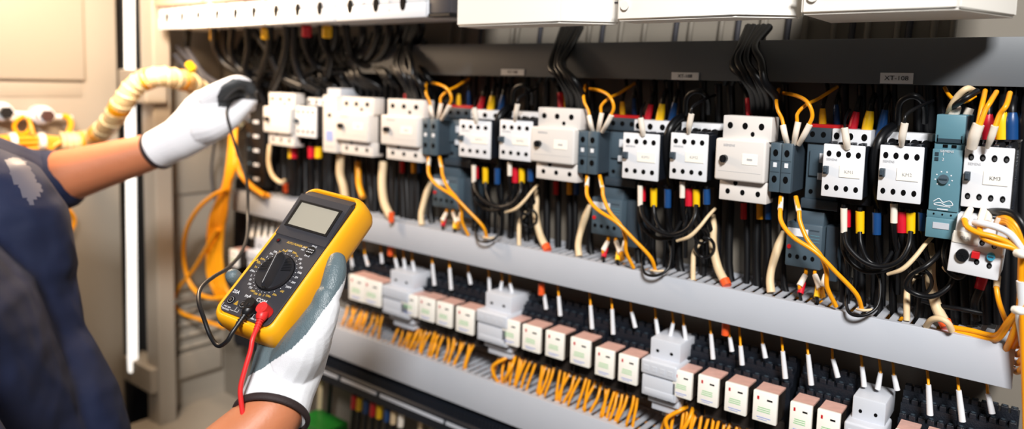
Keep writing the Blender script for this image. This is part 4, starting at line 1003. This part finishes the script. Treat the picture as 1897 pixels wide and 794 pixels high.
mid = (LS+RS)/2; sh = (LS-RS).normalized(); up = Vector((0, 0, 1)); fwd = sh.cross(up).normalized()
if fwd.x < 0: fwd = -fwd
pel = mid+Vector((0, 0, -.50))+fwd*.10; 
bm = NB()
# skin body: torso core, neck, head, arms, legs
loft(bm, [(mid+up*.00, sh, .16, .075), (mid-up*.10, sh, .15, .10), (mid-up*.28, sh, .135, .095), (mid-up*.42, sh, .15, .10), (pel, sh, .155, .105)])
hd = mid+up*.235-fwd*.005
chain(bm, [(mid+up*.02, .060), (mid+up*.09+fwd*.01, .055), (mid+up*.14+fwd*.02, .055)])
loft(bm, [(hd-up*.10+fwd*.02, sh, .045, .055), (hd-up*.05+fwd*.01, sh, .065, .085), (hd, sh, .073, .095), (hd+up*.05-fwd*.005, sh, .070, .092), (hd+up*.085-fwd*.01, sh, .050, .068)])
chain(bm, [(hd+fwd*.088+up*.012, .010), (hd+fwd*.103-up*.022, .014)])
for s in (-1, 1): loft(bm, [(hd+sh*s*.074+up*.015, fwd, .010, .006), (hd+sh*s*.078-up*.005, fwd, .014, .006), (hd+sh*s*.074-up*.028, fwd, .008, .005)])
loft(bm, [(hd+fwd*.088-up*.052, sh, .024, .007), (hd+fwd*.089-up*.062, sh, .020, .007)])
chain(bm, [(LS, .058), (LS.lerp(LE, .5), .050), (LE, .049), (LE.lerp(LW, .25), .050), (LE.lerp(LW, .6), .041), (LW, .0325), (D(318,262,1.30), .028)])
chain(bm, [(RS, .058), (RS.lerp(RE, .5), .050), (RE, .047), (RE.lerp(RW, .35), .045), (RE.lerp(RW, .7), .037), (RW, .0335), (D(514,738,.79), .030)])
FT = []
for s in (-1, 1):
    hip = pel+sh*s*.085-up*.02; kn_ = hip+fwd*.02-up*(hip.z-.06)*.5; an = Vector((hip.x, hip.y, .09))
    chain(bm, [(hip, .085), (hip.lerp(kn_, .5), .078), (kn_, .058), (kn_.lerp(an, .35), .056), (an, .038)]); FT.append((hip, kn_, an))
skin('body', bm, .006, [skinm], None, 8, PS)
# eyes
for s in (-1, 1):
    bm = NB(); bmesh.ops.create_uvsphere(bm, u_segments=16, v_segments=10, radius=.011, matrix=Matrix.Translation(hd+fwd*.080+sh*s*.031+up*.012)); ey = obj('eye', bm, 'white', PS, smooth=True)
    bm = NB(); bmesh.ops.create_uvsphere(bm, u_segments=12, v_segments=8, radius=.0058, matrix=Matrix.Translation(hd+fwd*.0865+sh*s*.031+up*.012)); obj('iris', bm, 'black', ey, smooth=True)
bm = NB(); loft(bm, [(hd+up*.02-fwd*.015, sh, .078, .098), (hd+up*.07-fwd*.012, sh, .074, .095), (hd+up*.10-fwd*.012, sh, .050, .066)]); skin('hair', bm, .005, [mat('black_hair', (22,18,18), .6, bump=.4, bscale=300)], None, 4, PS)
# shirt
bm = NB()
loft(bm, [(mid+up*.035, sh, .15, .070), (mid-up*.02, sh, .185, .105), (mid-up*.13+fwd*.03, sh, .190, .150), (mid-up*.26+fwd*.06, sh, .180, .155), (mid-up*.40+fwd*.09, sh, .190, .165), (pel-up*.08+fwd*.02, sh, .215, .185)], 32)
chain(bm, [(LS, .082), (LS.lerp(LE, .5), .074), (LE, .068), (D(72,340,1.275), .062)])
edge = [(425,100),(455,126),(500,131),(530,127),(600,140),(670,153),(730,186),(794,222),(860,240)]
tw = c2w((1, 0, 0)); loft(bm, [(D(e-190, y, 1.06), tw, .150, .10) for y, e in edge], 32)
chain(bm, [(D(40,372,1.20), .050), (D(66,420,1.17), .044), (D(86,462,1.14), .040), (D(88,492,1.12), .034)])
chain(bm, [(RS, .082), (RS.lerp(RE, .5), .075), (RE.lerp(RS, .15), .066)])
skin('shirt', bm, .006, [navy, patch], lambda c, n: 1 if inside(pix(c), [(6,300),(38,284),(80,352),(56,384)]) and n.dot(cz) < 0 else 0, 6, PS, 'navy work shirt')
bm = NB(); d_ = (LW-LE).normalized(); loft(bm, [(D(72,340,1.275), up, .059, .059), (D(90,337,1.277), up, .0575, .0575), (D(101,336,1.278), up, .0565, .0565)], 32)
skin('sleeve_hem', bm, .004, [navy], None, 2, PS)
bm = NB()
loft(bm, [(pel+up*.02, sh, .165, .12), (pel-up*.08, sh, .17, .125)], 28)
for hip, kn_, an in FT: chain(bm, [(hip, .097), (hip.lerp(kn_, .5), .088), (kn_, .070), (kn_.lerp(an, .5), .066), (an-up*.01, .058)])
skin('trousers', bm, .007, [trou], None, 6, PS)
for hip, kn_, an in FT:
    bm = NB(); chain(bm, [(an-up*.045, .046), (an-up*.05+fwd*.07, .042), (an-up*.058+fwd*.15, .030)]); chain(bm, [(an+up*.05, .05), (an-up*.04, .047)])
    skin('boot', bm, .006, [M['black']], None, 5, PS)
# ---- upper (raised) glove
DU = 1.30
def du(x, y, d=0): return D(x, y, DU+d)
cz = c2w((0, 0, 1)); cyv = c2w((0, -1, 0)); cxv = c2w((1, 0, 0))
bm = NB()
hint = c2w((.45, -.89, 0))
loft(bm, [(du(286,280), hint, .0350, .0350), (du(305,270), hint, .0352, .034), (du(330,258), hint, .0375, .033), (du(355,240), hint, .042, .031), (du(378,220), hint, .047, .029), (du(396,203), hint, .046, .026)], 28, True)
chain(bm, [(du(385,185,-.006), .022), (du(402,172,-.012), .018), (du(420,160,-.014), .0145), (du(440,152,-.010), .0125), (du(456,156,.0), .0110), (du(466,168,.006), .0100)])      # index
chain(bm, [(du(392,190,.012), .018), (du(420,172,.018), .0135), (du(446,166,.020), .0120), (du(464,178,.018), .0105), (du(466,192,.010), .0095)])     # middle
chain(bm, [(du(398,205,.022), .017), (du(428,190,.034), .0125), (du(452,186,.034), .0115), (du(464,198,.026), .010)])
chain(bm, [(du(400,222,.026), .015), (du(424,208,.042), .0115), (du(444,206,.044), .0105), (du(454,214,.034), .0092)])
chain(bm, [(du(376,240,-.006), .028), (du(400,236,-.014), .0235), (du(424,224,-.018), .0175), (du(442,208,-.016), .0145), (du(455,196,-.012), .0125), (du(463,189,-.008), .0100)])  # thumb
polyg = [(404,198),(402,178),(411,158),(432,145),(474,152),(478,186),(446,183),(432,187),(424,198)]
GU = skin('glove', bm, .0015, [glovew, gloveshade], lambda c, n: 1 if inside(pix(c), polyg) else 0, 4, PS, 'raised white knit glove with shade-darkened grey coated palm')
def band(parent, c, axis, hint, r1, r2, rt, name='cuff_band'):
    bm = NB(); ax = Vector(axis).normalized(); u = (Vector(hint)-Vector(hint).dot(ax)*ax).normalized(); v = ax.cross(u)
    n = 40; m = 10; R = []
    for k in range(n):
        a = 2*math.pi*k/n; rd = u*math.cos(a)+v*math.sin(a); cc = Vector(c)+u*r1*math.cos(a)+v*r2*math.sin(a)
        R.append([bm.verts.new(cc+rd*rt[0]*math.cos(b)+ax*rt[1]*math.sin(b)) for b in [2*math.pi*i/m for i in range(m)]])
    for k in range(n):
        for i in range(m): bm.faces.new((R[k][i], R[(k+1) % n][i], R[(k+1) % n][(i+1) % m], R[k][(i+1) % m]))
    bmesh.ops.recalc_face_normals(bm, faces=bm.faces[:])
    return obj(name, bm, cuffm, parent, 'dark brown cuff band', smooth=True, angle=80)
band(GU, du(291,278), du(310,268)-du(286,280)+cz*-.006, hint, .0352, .0352, (.0022,.0040))
# ---- lower glove holding the meter
bm = NB()
mx, my, mz = cols
wx = c2w((.95,.30,0)).normalized()
loft(bm, [(D(503,768,.776), wx, .0380, .036), (D(510,748,.786), wx, .0378, .035), (D(519,722,.794), wx, .0372, .033), (D(528,698,.800), wx, .0380, .031), (D(536,672,.808), wx*.7+mx*.3, .0400, .028), (D(546,640,.822), mx*.8+wx*.2, .0415, .024),
          (ML(.012,-.062,-.066), mx, .0400, .020), (ML(.008,-.030,-.066), mx, .0400, .018), (ML(.004,-.008,-.066), mx, .034, .015)], 28, True)
chain(bm, [(D(546,672,.794), .028), (D(566,640,.784), .0255), (D(586,604,.780), .0205), (D(601,572,.782), .0165), (D(606,552,.784), .0140), (D(612,540,.788), .0128), (D(618,520,.793), .0128), (D(622,500,.800), .0122), (D(624,484,.806), .0104)])   # thumb
tips = [(-.051,-.014,-.024,.0088), (-.0545,-.0455,-.002,.0090), (-.050,-.066,-.026,.0085), (-.044,-.084,-.034,.0075)]
for i, (tx, ty, tz, tr) in enumerate(tips):
    y0 = .004-i*.0215
    chain(bm, [(ML(.020,y0-.006,-.064), .0130), (ML(-.008,(y0*.8+ty*.2),-.0595), .0115), (ML(-.034,(y0*.3+ty*.7),-.0550), .0105), (ML(-.0550,ty,-.0360), .0098), (ML(tx,ty,tz), tr)])
bl = [(430,715),(469,691),(485,683),(503,670),(522,657),(541,645),(566,620),(591,586),(617,552),(638,519),(646,494),(650,440)]
def lowmat(c, n):
    x, y = pix(c)
    if x > 650: return 0
    if x < 430: return 1
    for a, b in zip(bl, bl[1:]):
        if a[0] <= x <= b[0]:
            yy = a[1]+(b[1]-a[1])*(x-a[0])/(b[0]-a[0]+1e-6)
            if y > yy: return 0
            break
    if n.dot(mz) < -.55 and MM.inverted().__matmul__(c).x > -.03: return 0
    return 1
GL = skin('glove', bm, .0013, [glovew, gloveg], lowmat, 4, PS, 'white knit glove with grey coated palm gripping the meter')
band(GL, D(503,769,.776), D(510,748,.786)-D(503,768,.776), wx, .0388, .0366, (.0026,.0044))
# ------------------------------------------------------------------ door, frame post, conduit and cables at the left
XD = -1.86
p = WX(218, 150, XD)
bm = NB(); box(bm, XD-.02, XD, -.15, p.y, .55, 2.25, .003); door = struct('door_1', bm, 'beige', 'open beige steel enclosure door')
q = WX(156, 150, XD)
bm = NB(); box(bm, XD-.002, XD+.012, -.10, q.y, q.z, 2.15, .006, 3); o = obj('stamped_panel', bm, 'beige', door, smooth=True)
q2 = WX(152, 179, XD)
bm = NB(); box(bm, XD-.002, XD+.0025, -.10, q2.y, q2.z, q.z-.004, .001); obj('stamped_panel', bm, 'beige', door, smooth=True)
bm = NB(); box(bm, XD-.002, XD+.004, -.10, .66, .62, WX(100,300,XD).z, .002); obj('lower_panel', bm, 'beige', door, smooth=True)
def wbox(name, x0, x1, ya, yb, Y, dY, m_, bev=.001, zfix=None, **k):
    a = W(x0, ya, Y); b = W(x1, ya, Y); z0 = W((x0+x1)/2, yb, Y).z; z1 = W((x0+x1)/2, ya, Y).z
    bm = NB(); box(bm, a.x, b.x, Y, Y+dY, z0, z1, bev); return bm
# frame post
bm = wbox('', 253, 277, -200, 900, .80, .04, 'beige', .003); struct('column', bm, 'beige', 'beige frame post beside the door')
bm = wbox('', 214, 231, -200, 900, .83, .03, 'black', .001); struct('trim_2', bm, mat('dark_door_seal', (52,54,58), .7), 'dark rubber seal strip along the door gap')
bm = wbox('', 228, 279, 672, 716, .785, .05, 'beige', .003); o = obj('post_bracket', bm, 'beige', recenter=True); tag(o, 'pale square bracket at the foot of the white light tube', 'bracket')
bm = wbox('', 218, 268, 128, 190, .775, .05, 'beige', .004); o = obj('post_bracket', bm, 'beige', recenter=True); tag(o, 'beige bracket clamping the white light tube half way up', 'bracket')
tubem = mat('white_light_tube', (255,250,242), .3, emit=1.2, var=0)
a = W(239, -60, .79); b = W(246, 664, .79)
bm = NB(); tube(bm, [a, a.lerp(b, .5), b-(b-a).normalized()*.004, b], [.0112,.0112,.0112,.007], 20, 6)
o = obj('light_tube', bm, tubem, smooth=True, recenter=True); tag(o, 'long glowing white light tube upright beside the open door', 'lamp')
# side wall stamping and louvres
def xbox(px0, px1, ya, yb, x0, x1, bev=.002):
    a = WX(px0, ya, XW); b = WX(px1, yb, XW)
    bm = NB(); box(bm, x0, x1, min(a.y, b.y), max(a.y, b.y), b.z, a.z, bev, 3); return bm
wl = bpy.data.objects['wall_left']
obj('stamped_panel', xbox(292, 408, -150, 352, XW-.001, XW+.006, .003), M['beige'], wl, smooth=True)
obj('stamped_panel', xbox(296, 400, 545, 660, XW-.001, XW+.005, .002), M['beige'], wl, smooth=True)
for i in range(5):
    a = WX(305, 556+i*22, XW); b = WX(402, 545+i*20, XW)
    bm = NB(); polyx(bm, [(0,0),(.0,.012),(.004,.010)], 0, .012)
    bm.free()
    bm = NB(); yy0, yy1 = a.y, b.y
    v = [bm.verts.new(c) for c in ((XW+.004,yy0,a.z),(XW+.004,yy1,a.z),(XW+.016,yy1,a.z-.011),(XW+.016,yy0,a.z-.011),(XW+.004,yy0,a.z-.013),(XW+.004,yy1,a.z-.013))]
    bm.faces.new((v[0],v[1],v[2],v[3])); bm.faces.new((v[3],v[2],v[5],v[4])); bm.faces.new((v[0],v[3],v[4])); bm.faces.new((v[1],v[5],v[2]))
    bmesh.ops.recalc_face_normals(bm, faces=bm.faces[:]); obj('louvre', bm, 'metal' if i < 2 else 'beige', wl)
bm = xbox(293, 404, 664, 676, XW, XW+.02, .003); obj('ledge', bm, 'beige', wl, smooth=True)
# yellow conduit in spiral wrap
wrapb = mat('wrap_band_plastic', (246,226,178), .35)
wrap = mat('spiral_wrap', (238,206,150), .4, var=.08, vscale=60)
def dpt(px, py, off=.03): return WX(px, py, XD+off)
path = [dpt(112,262,.05), dpt(140,262,.055), dpt(172,256,.07), W(205,226,.70), W(228,190,.70), W(252,158,.715), W(288,143,.74), W(325,146,.78), W(362,160,.84), W(400,200,.90), W(440,235,.95)]
bm = NB(); tube(bm, path, .021, 16, 8); cond = obj('cable_conduit', bm, wrap, smooth=True, recenter=True); tag(cond, 'fat spiral-wrapped yellow cable conduit arching from door to panel', 'conduit')
P, ts = catmull(path, 14); hel = []
for i, c in enumerate(P):
    t_ = (P[min(i+1,len(P)-1)]-P[max(i-1,0)]).normalized(); u = (Vector((0,0,1))-t_*t_.z).normalized(); v = t_.cross(u); a = i*1.05
    hel.append(c+(u*math.cos(a)+v*math.sin(a))*.0205-cond.location)
bm = NB(); tube(bm, hel, .0026, 6, 3); obj('wrap_band', bm, wrapb, cond, smooth=True)
for i, f in enumerate((.12, .22, .36, .55, .72)):
    k = int(f*len(P)); bm = NB(); tube(bm, [P[k]-cond.location, P[min(k+4, len(P)-1)]-cond.location], .0222, 16, 2); obj('yellow_patch', bm, 'yellow', cond, 'yellow band showing through the wrap', smooth=True)
for j in range(9):
    z_ = 252+j*2.6
    bm = NB(); tube(bm, [dpt(-60,z_+3,.03+.008*(j%3)), dpt(-10,z_+2,.035+.008*(j%3)), dpt(60,z_+rnd.uniform(-2,2),.03+.008*(j%3)), dpt(120,262+(j-4)*1.2,.05)], .0042, 8, 5)
    tag(obj('control_wire', bm, 'yellow', smooth=True, recenter=True), 'yellow wire of the tied harness running level along the door', 'wire', 'door harness wires')
for x in (22, 75):
    c = dpt(x, 262, .04); bm = NB(); tube(bm, [c+Vector((0,-.006,0)), c+Vector((0,.006,0))], .019, 16, 2); tag(obj('cable_tie', bm, 'cream', smooth=True, recenter=True), 'pale tie round the door harness, ' + ('nearer the sleeve' if x < 50 else 'nearer the conduit'), 'cable tie', 'ties on the door harness')
for j, (x, y, lb) in enumerate(((70,212,'whole white push-button housing with dark hexagonal cap on the door'), (-6,206,'push-button housing cut by the photo\'s edge'))):
    c = WX(x, y, XD)
    t = thing('push_button', lb, 'push button', c, 'push-button backs on the door')
    bm = NB(); cyl(bm, (0,0,0), (1,-.0,0), .021, .03, 24); cyl(bm, (.03,0,0), (1,0,0), .017, .02, 20); obj('housing', bm, 'white', t, smooth=True)
    bm = NB(); cyl(bm, (.05,0,0), (1,0,0), .013, .012, 6); obj('hexagonal_cap', bm, mat('brown_black_cap', (70,42,38), .5) if j == 0 else 'black', t)
    for s in (-1, 1):
        bm = NB(); tube(bm, [(.02, s*.018, -.004), (.022, s*.045, -.006), (.02, s*.06, -.008)], .006, 10, 3); obj('connector', bm, 'white', t, smooth=True)
def dw(lb, pts, r_=.0042, m_='yellow', g='loose yellow wires on the door'):
    bm = NB(); tube(bm, [dpt(*p_) for p_ in pts], r_, 8, 6); tag(obj('control_wire', bm, m_, smooth=True, recenter=True), lb, 'wire', g)
dw('yellow wire looping under the push-button housing', [(44,215,.03),(32,222,.04),(26,234,.04),(32,246,.04),(44,248,.04),(54,240,.035),(55,226,.03),(50,217,.03)])
dw('yellow wire dropping from the white connector to the harness', [(118,214,.03),(128,219,.04),(131,232,.045),(126,246,.045),(124,256,.05)], .006)
dw('short yellow wire crossing to the harness from the button', [(52,218,.03),(58,235,.04),(62,250,.045)])
dw('yellow wire leaving the harness down behind the forearm', [(112,262,.06),(100,270,.06),(92,284,.055),(88,300,.05),(96,360,.04),(128,390,.035),(137,405,.03),(135,420,.03),(124,436,.03),(116,440,.03)], .005)
# hanging yellow bundle at the back corner
for j in range(16):
    o1 = rnd.uniform(-9,9); o2 = rnd.uniform(-14,14); o3 = rnd.uniform(-13,13)
    wires('control_wire', 'orange wire in the loose bundle hanging in the enclosure corner', 'wire', [(434+o1*.5,215,.93),(430+o1*.6,280,.90),(424+o1*.7,330,.89),(405+o2,400,.885),(398+o3,470,.885),(404+o3,525,.89),(424+o2,560,.90)], .0044, 'yellow', group='hanging wire bundle in the corner')
wires('control_wire', 'yellow wire looping wide left of the hanging bundle', 'wire', [(420,350,.88),(395,362,.87),(366,388,.865),(346,425,.865),(340,470,.865),(348,515,.87),(366,542,.875),(392,552,.88),(425,550,.885)], .0048, 'yellow', group='loose loops beside the bundle')
wires('control_wire', 'orange wire crossing the wide loop beside the bundle', 'wire', [(404,425,.875),(382,460,.87),(358,500,.87),(330,535,.87),(322,560,.87),(338,580,.875),(372,592,.88),(415,606,.885)], .0044, 'yellow', group='loose loops beside the bundle')
wires('power_cable', 'thin grey cable hanging on the inner side wall under the glove', 'cable', [(398,262,.94),(392,310,.95),(394,350,.95),(402,380,.95)], .003, 'boxside', group='loose loops beside the bundle')
for j in range(6):
    wires('control_wire', 'dark cable running down beside the hanging bundle', 'cable', [(440+j*5,330,.95),(437+j*5,420,.95),(436+j*5,520,.95),(440+j*5,640,.95)], .005, 'blackwire', group='dark cables beside the hanging bundle')
# black cables hanging from the white breakers
G = 'black cables curling under the white breakers'
cs = [(348,58,.85,[(346,90),(352,125),(376,146),(420,158),(470,170)]),(397,54,.85,[(398,85),(410,112),(436,132),(480,150)]),(430,52,.86,[(428,85),(436,118),(462,140),(500,160)]),
      (458,50,.86,[(460,90),(455,130),(470,165)]),(500,48,.86,[(498,90),(488,125),(478,160),(490,190)]),(530,46,.86,[(530,90),(520,130),(505,165)]),(560,44,.87,[(566,85),(580,115),(600,128),(640,130)]),
      (595,42,.87,[(600,80),(612,108),(606,140)]),(640,40,.88,[(644,75),(650,100),(668,118),(700,124)]),(700,56,.9,[(690,90),(676,110),(650,122)]),(722,56,.9,[(716,85),(700,108),(672,122)]),(740,56,.92,[(732,80),(716,106),(690,122)]),
      (780,52,.93,[(772,75),(764,92)]),(672,58,.9,[(668,80),(650,105),(640,140)]),(470,50,.87,[(500,100),(520,140),(560,160)]),(415,53,.87,[(420,100),(450,128),(520,140)]),(620,45,.88,[(618,80),(600,110),(560,140)]),(545,45,.87,[(545,100),(560,150),(590,170)])]
for j, (x, y, Yv, rest) in enumerate(cs):
    wires('power_cable', f'black cable curling down from under the white breakers, {"nearer the cabinet side" if j < 6 else "over the blurred breakers" if j < 13 else "inner layer"}', 'cable', [(x,y-8,Yv),(x,y+4,Yv)]+[(p_[0],p_[1],Yv+.015*(i+1)) for i, p_ in enumerate(rest)], .0075, 'blackwire', group=G)
for (x, y, c, m_) in ((396,62,'yellow','yelsleeve'),(492,60,'yellow','yelsleeve'),(606,58,'yellow','yelsleeve'),(568,56,'dark red','redsleeve')):
    wires('cable_sleeve', f'{c} sleeve on a cable leaving the white breakers, over px' .replace(', over px', {396: ', nearest the cabinet side', 492: ', above the glove', 606: ', over the narrow module', 568: ''}[x]), 'cable sleeve', [(x,y-8,.855),(x,y+10,.86)], .0095, m_, group='coloured sleeves under the white breakers')
for j, (a_, b_) in enumerate((((324,102),(350,132)),((328,86),(362,124)),((346,90),(360,112)))):
    wires('power_cable', f'cut cable end pointing up beside the glove, {["lowest","topmost","shortest"][j]}', 'cable', [(a_[0],a_[1],.86),(b_[0],b_[1],.865),(b_[0]+18,b_[1]+26,.87),(b_[0]+50,b_[1]+46,.88),(b_[0]+90,b_[1]+60,.90)], .0062, 'boxside', group='cut cable ends beside the glove',
          ferr=[('band', [(350,119,.856),(360,131,.858)], [.0095,.0095], 'yelsleeve', 'yellow band')] if j == 1 else ([('band', [(346,146,.866),(350,152,.866)], [.0066,.0066], 'redsleeve', 'red band')] if j == 0 else None))
# dark cable mass behind: layered arcs between breakers and the device row
for j in range(30):
    x = 452+j*11.5
    wires('power_cable', 'black cable arching behind the upper trunking edge', 'cable', [(x,70+rnd.uniform(-8,8),.97),(x-12,105,.95),(x+rnd.uniform(-20,20),140,.93),(x+25,165,.95),(x+20,200,.97)], .0075, 'blackwire', group='layered black cables over the blurred breakers', sub=4)
for (k, cx_) in ((0,740),(1,1030),(2,1370)):
    s = sc_[k]
    for j in range(5):
        wires('power_cable', f'black cable hanging in front of the upper trunking, {["first","second","third"][k]} bunch', 'cable', [(cx_+(14+j*8)*s,50,.97),(cx_+(2+j*rnd.uniform(4,8))*s,85,.925),(cx_+(-10+j*rnd.uniform(5,12))*s,118+rnd.uniform(-6,6),.905),(cx_+(4+j*rnd.uniform(7,11))*s,140+j*3,.90),(cx_+(20+j*rnd.uniform(6,10))*s,172+j*3,.92),(cx_+(24+j*7)*s,215,.95)], .0055 if j != 2 else .0045, 'blackwire', group='black cable bunches over the upper trunking')
# vertical cables seen on the plate above the upper trunking
for j in range(26):
    x = 830+j*38+rnd.uniform(-18,18)
    wires('power_cable', 'dull cable running up the plate above the upper trunking', 'cable', [(x,20,.99),(x-6,60,.99),(x-10,100,.99)], .004, ['plate','plate','boxside'][j % 3], group='dull cables above the upper trunking', sub=2)
# extra relay and pale block glimpsed left of the meter
o = copy_tree(RL); put(o, False, (0,0,1,1), RY, '', .023, .033) if False else None
a = W(432, 478, .9); RLc = o if o else None
if RLc:
    RLc.location = (a.x, .90, a.z); RLc.scale = (1.4, 1, 1.2); RLc['label'] = 'blurred cream relay glimpsed left of the meter under the trunking'
for j in range(5):
    wires('control_wire', 'pale wire ending above the glimpsed relay left of the meter', 'wire', [(466+j*12,440,.93),(468+j*12,426,.94),(470+j*12,412,.96)], .004, 'whitesleeve', group='pale wires left of the meter')
# ------------------------------------------------------------------ camera and light
cam = bpy.data.cameras.new('camera'); co = bpy.data.objects.new('camera', cam); col.objects.link(co); sc.camera = co
r = Vector((_X.x, _Y.x, _Z.x)); u = -Vector((_X.y, _Y.y, _Z.y)); bk = -Vector((_X.z, _Y.z, _Z.z))
m4 = Matrix(((r.x, u.x, bk.x, 0), (r.y, u.y, bk.y, 0), (r.z, u.z, bk.z, 0), (0, 0, 0, 1))); m4.translation = CAM
co.matrix_world = m4
cam.sensor_width = 36; cam.lens = FPX/1897*36
cam.shift_x = (948.5-PPX)/1897; cam.shift_y = (PPY-397)/1897
cam.clip_start = .02; cam.clip_end = 50
cam.dof.use_dof = True; cam.dof.focus_distance = .825; cam.dof.aperture_fstop = 2.3
def area(name, loc, target, size, power, color, sy=None):
    l = bpy.data.lights.new(name, 'AREA'); l.energy = power; l.size = size; l.color = color
    if sy: l.shape = 'RECTANGLE'; l.size_y = sy
    o = bpy.data.objects.new(name, l); col.objects.link(o); o.location = loc
    o.rotation_euler = (Vector(target)-Vector(loc)).to_track_quat('-Z', 'Y').to_euler()
    return o
area('ceiling_light', (1.0, -1.25, 3.15), (-.6, .95, 1.35), .6, 155, (1, .985, .97), .45)
l = bpy.data.lights.new('warm_lamp', 'POINT'); l.energy = 22; l.color = (1, .74, .5); l.shadow_soft_size = .08
o = bpy.data.objects.new('warm_lamp', l); col.objects.link(o); o.location = D(205, -95, 1.32)
w = bpy.data.worlds.new('world'); sc.world = w; w.use_nodes = True
w.node_tree.nodes['Background'].inputs[0].default_value = (.86, .9, 1, 1); w.node_tree.nodes['Background'].inputs[1].default_value = .04
vs = sc.view_settings; vs.view_transform = 'Standard'; vs.look = 'None'; vs.gamma = 1; vs.exposure = 0; vs.use_curve_mapping = False
sc.display_settings.display_device = 'sRGB'
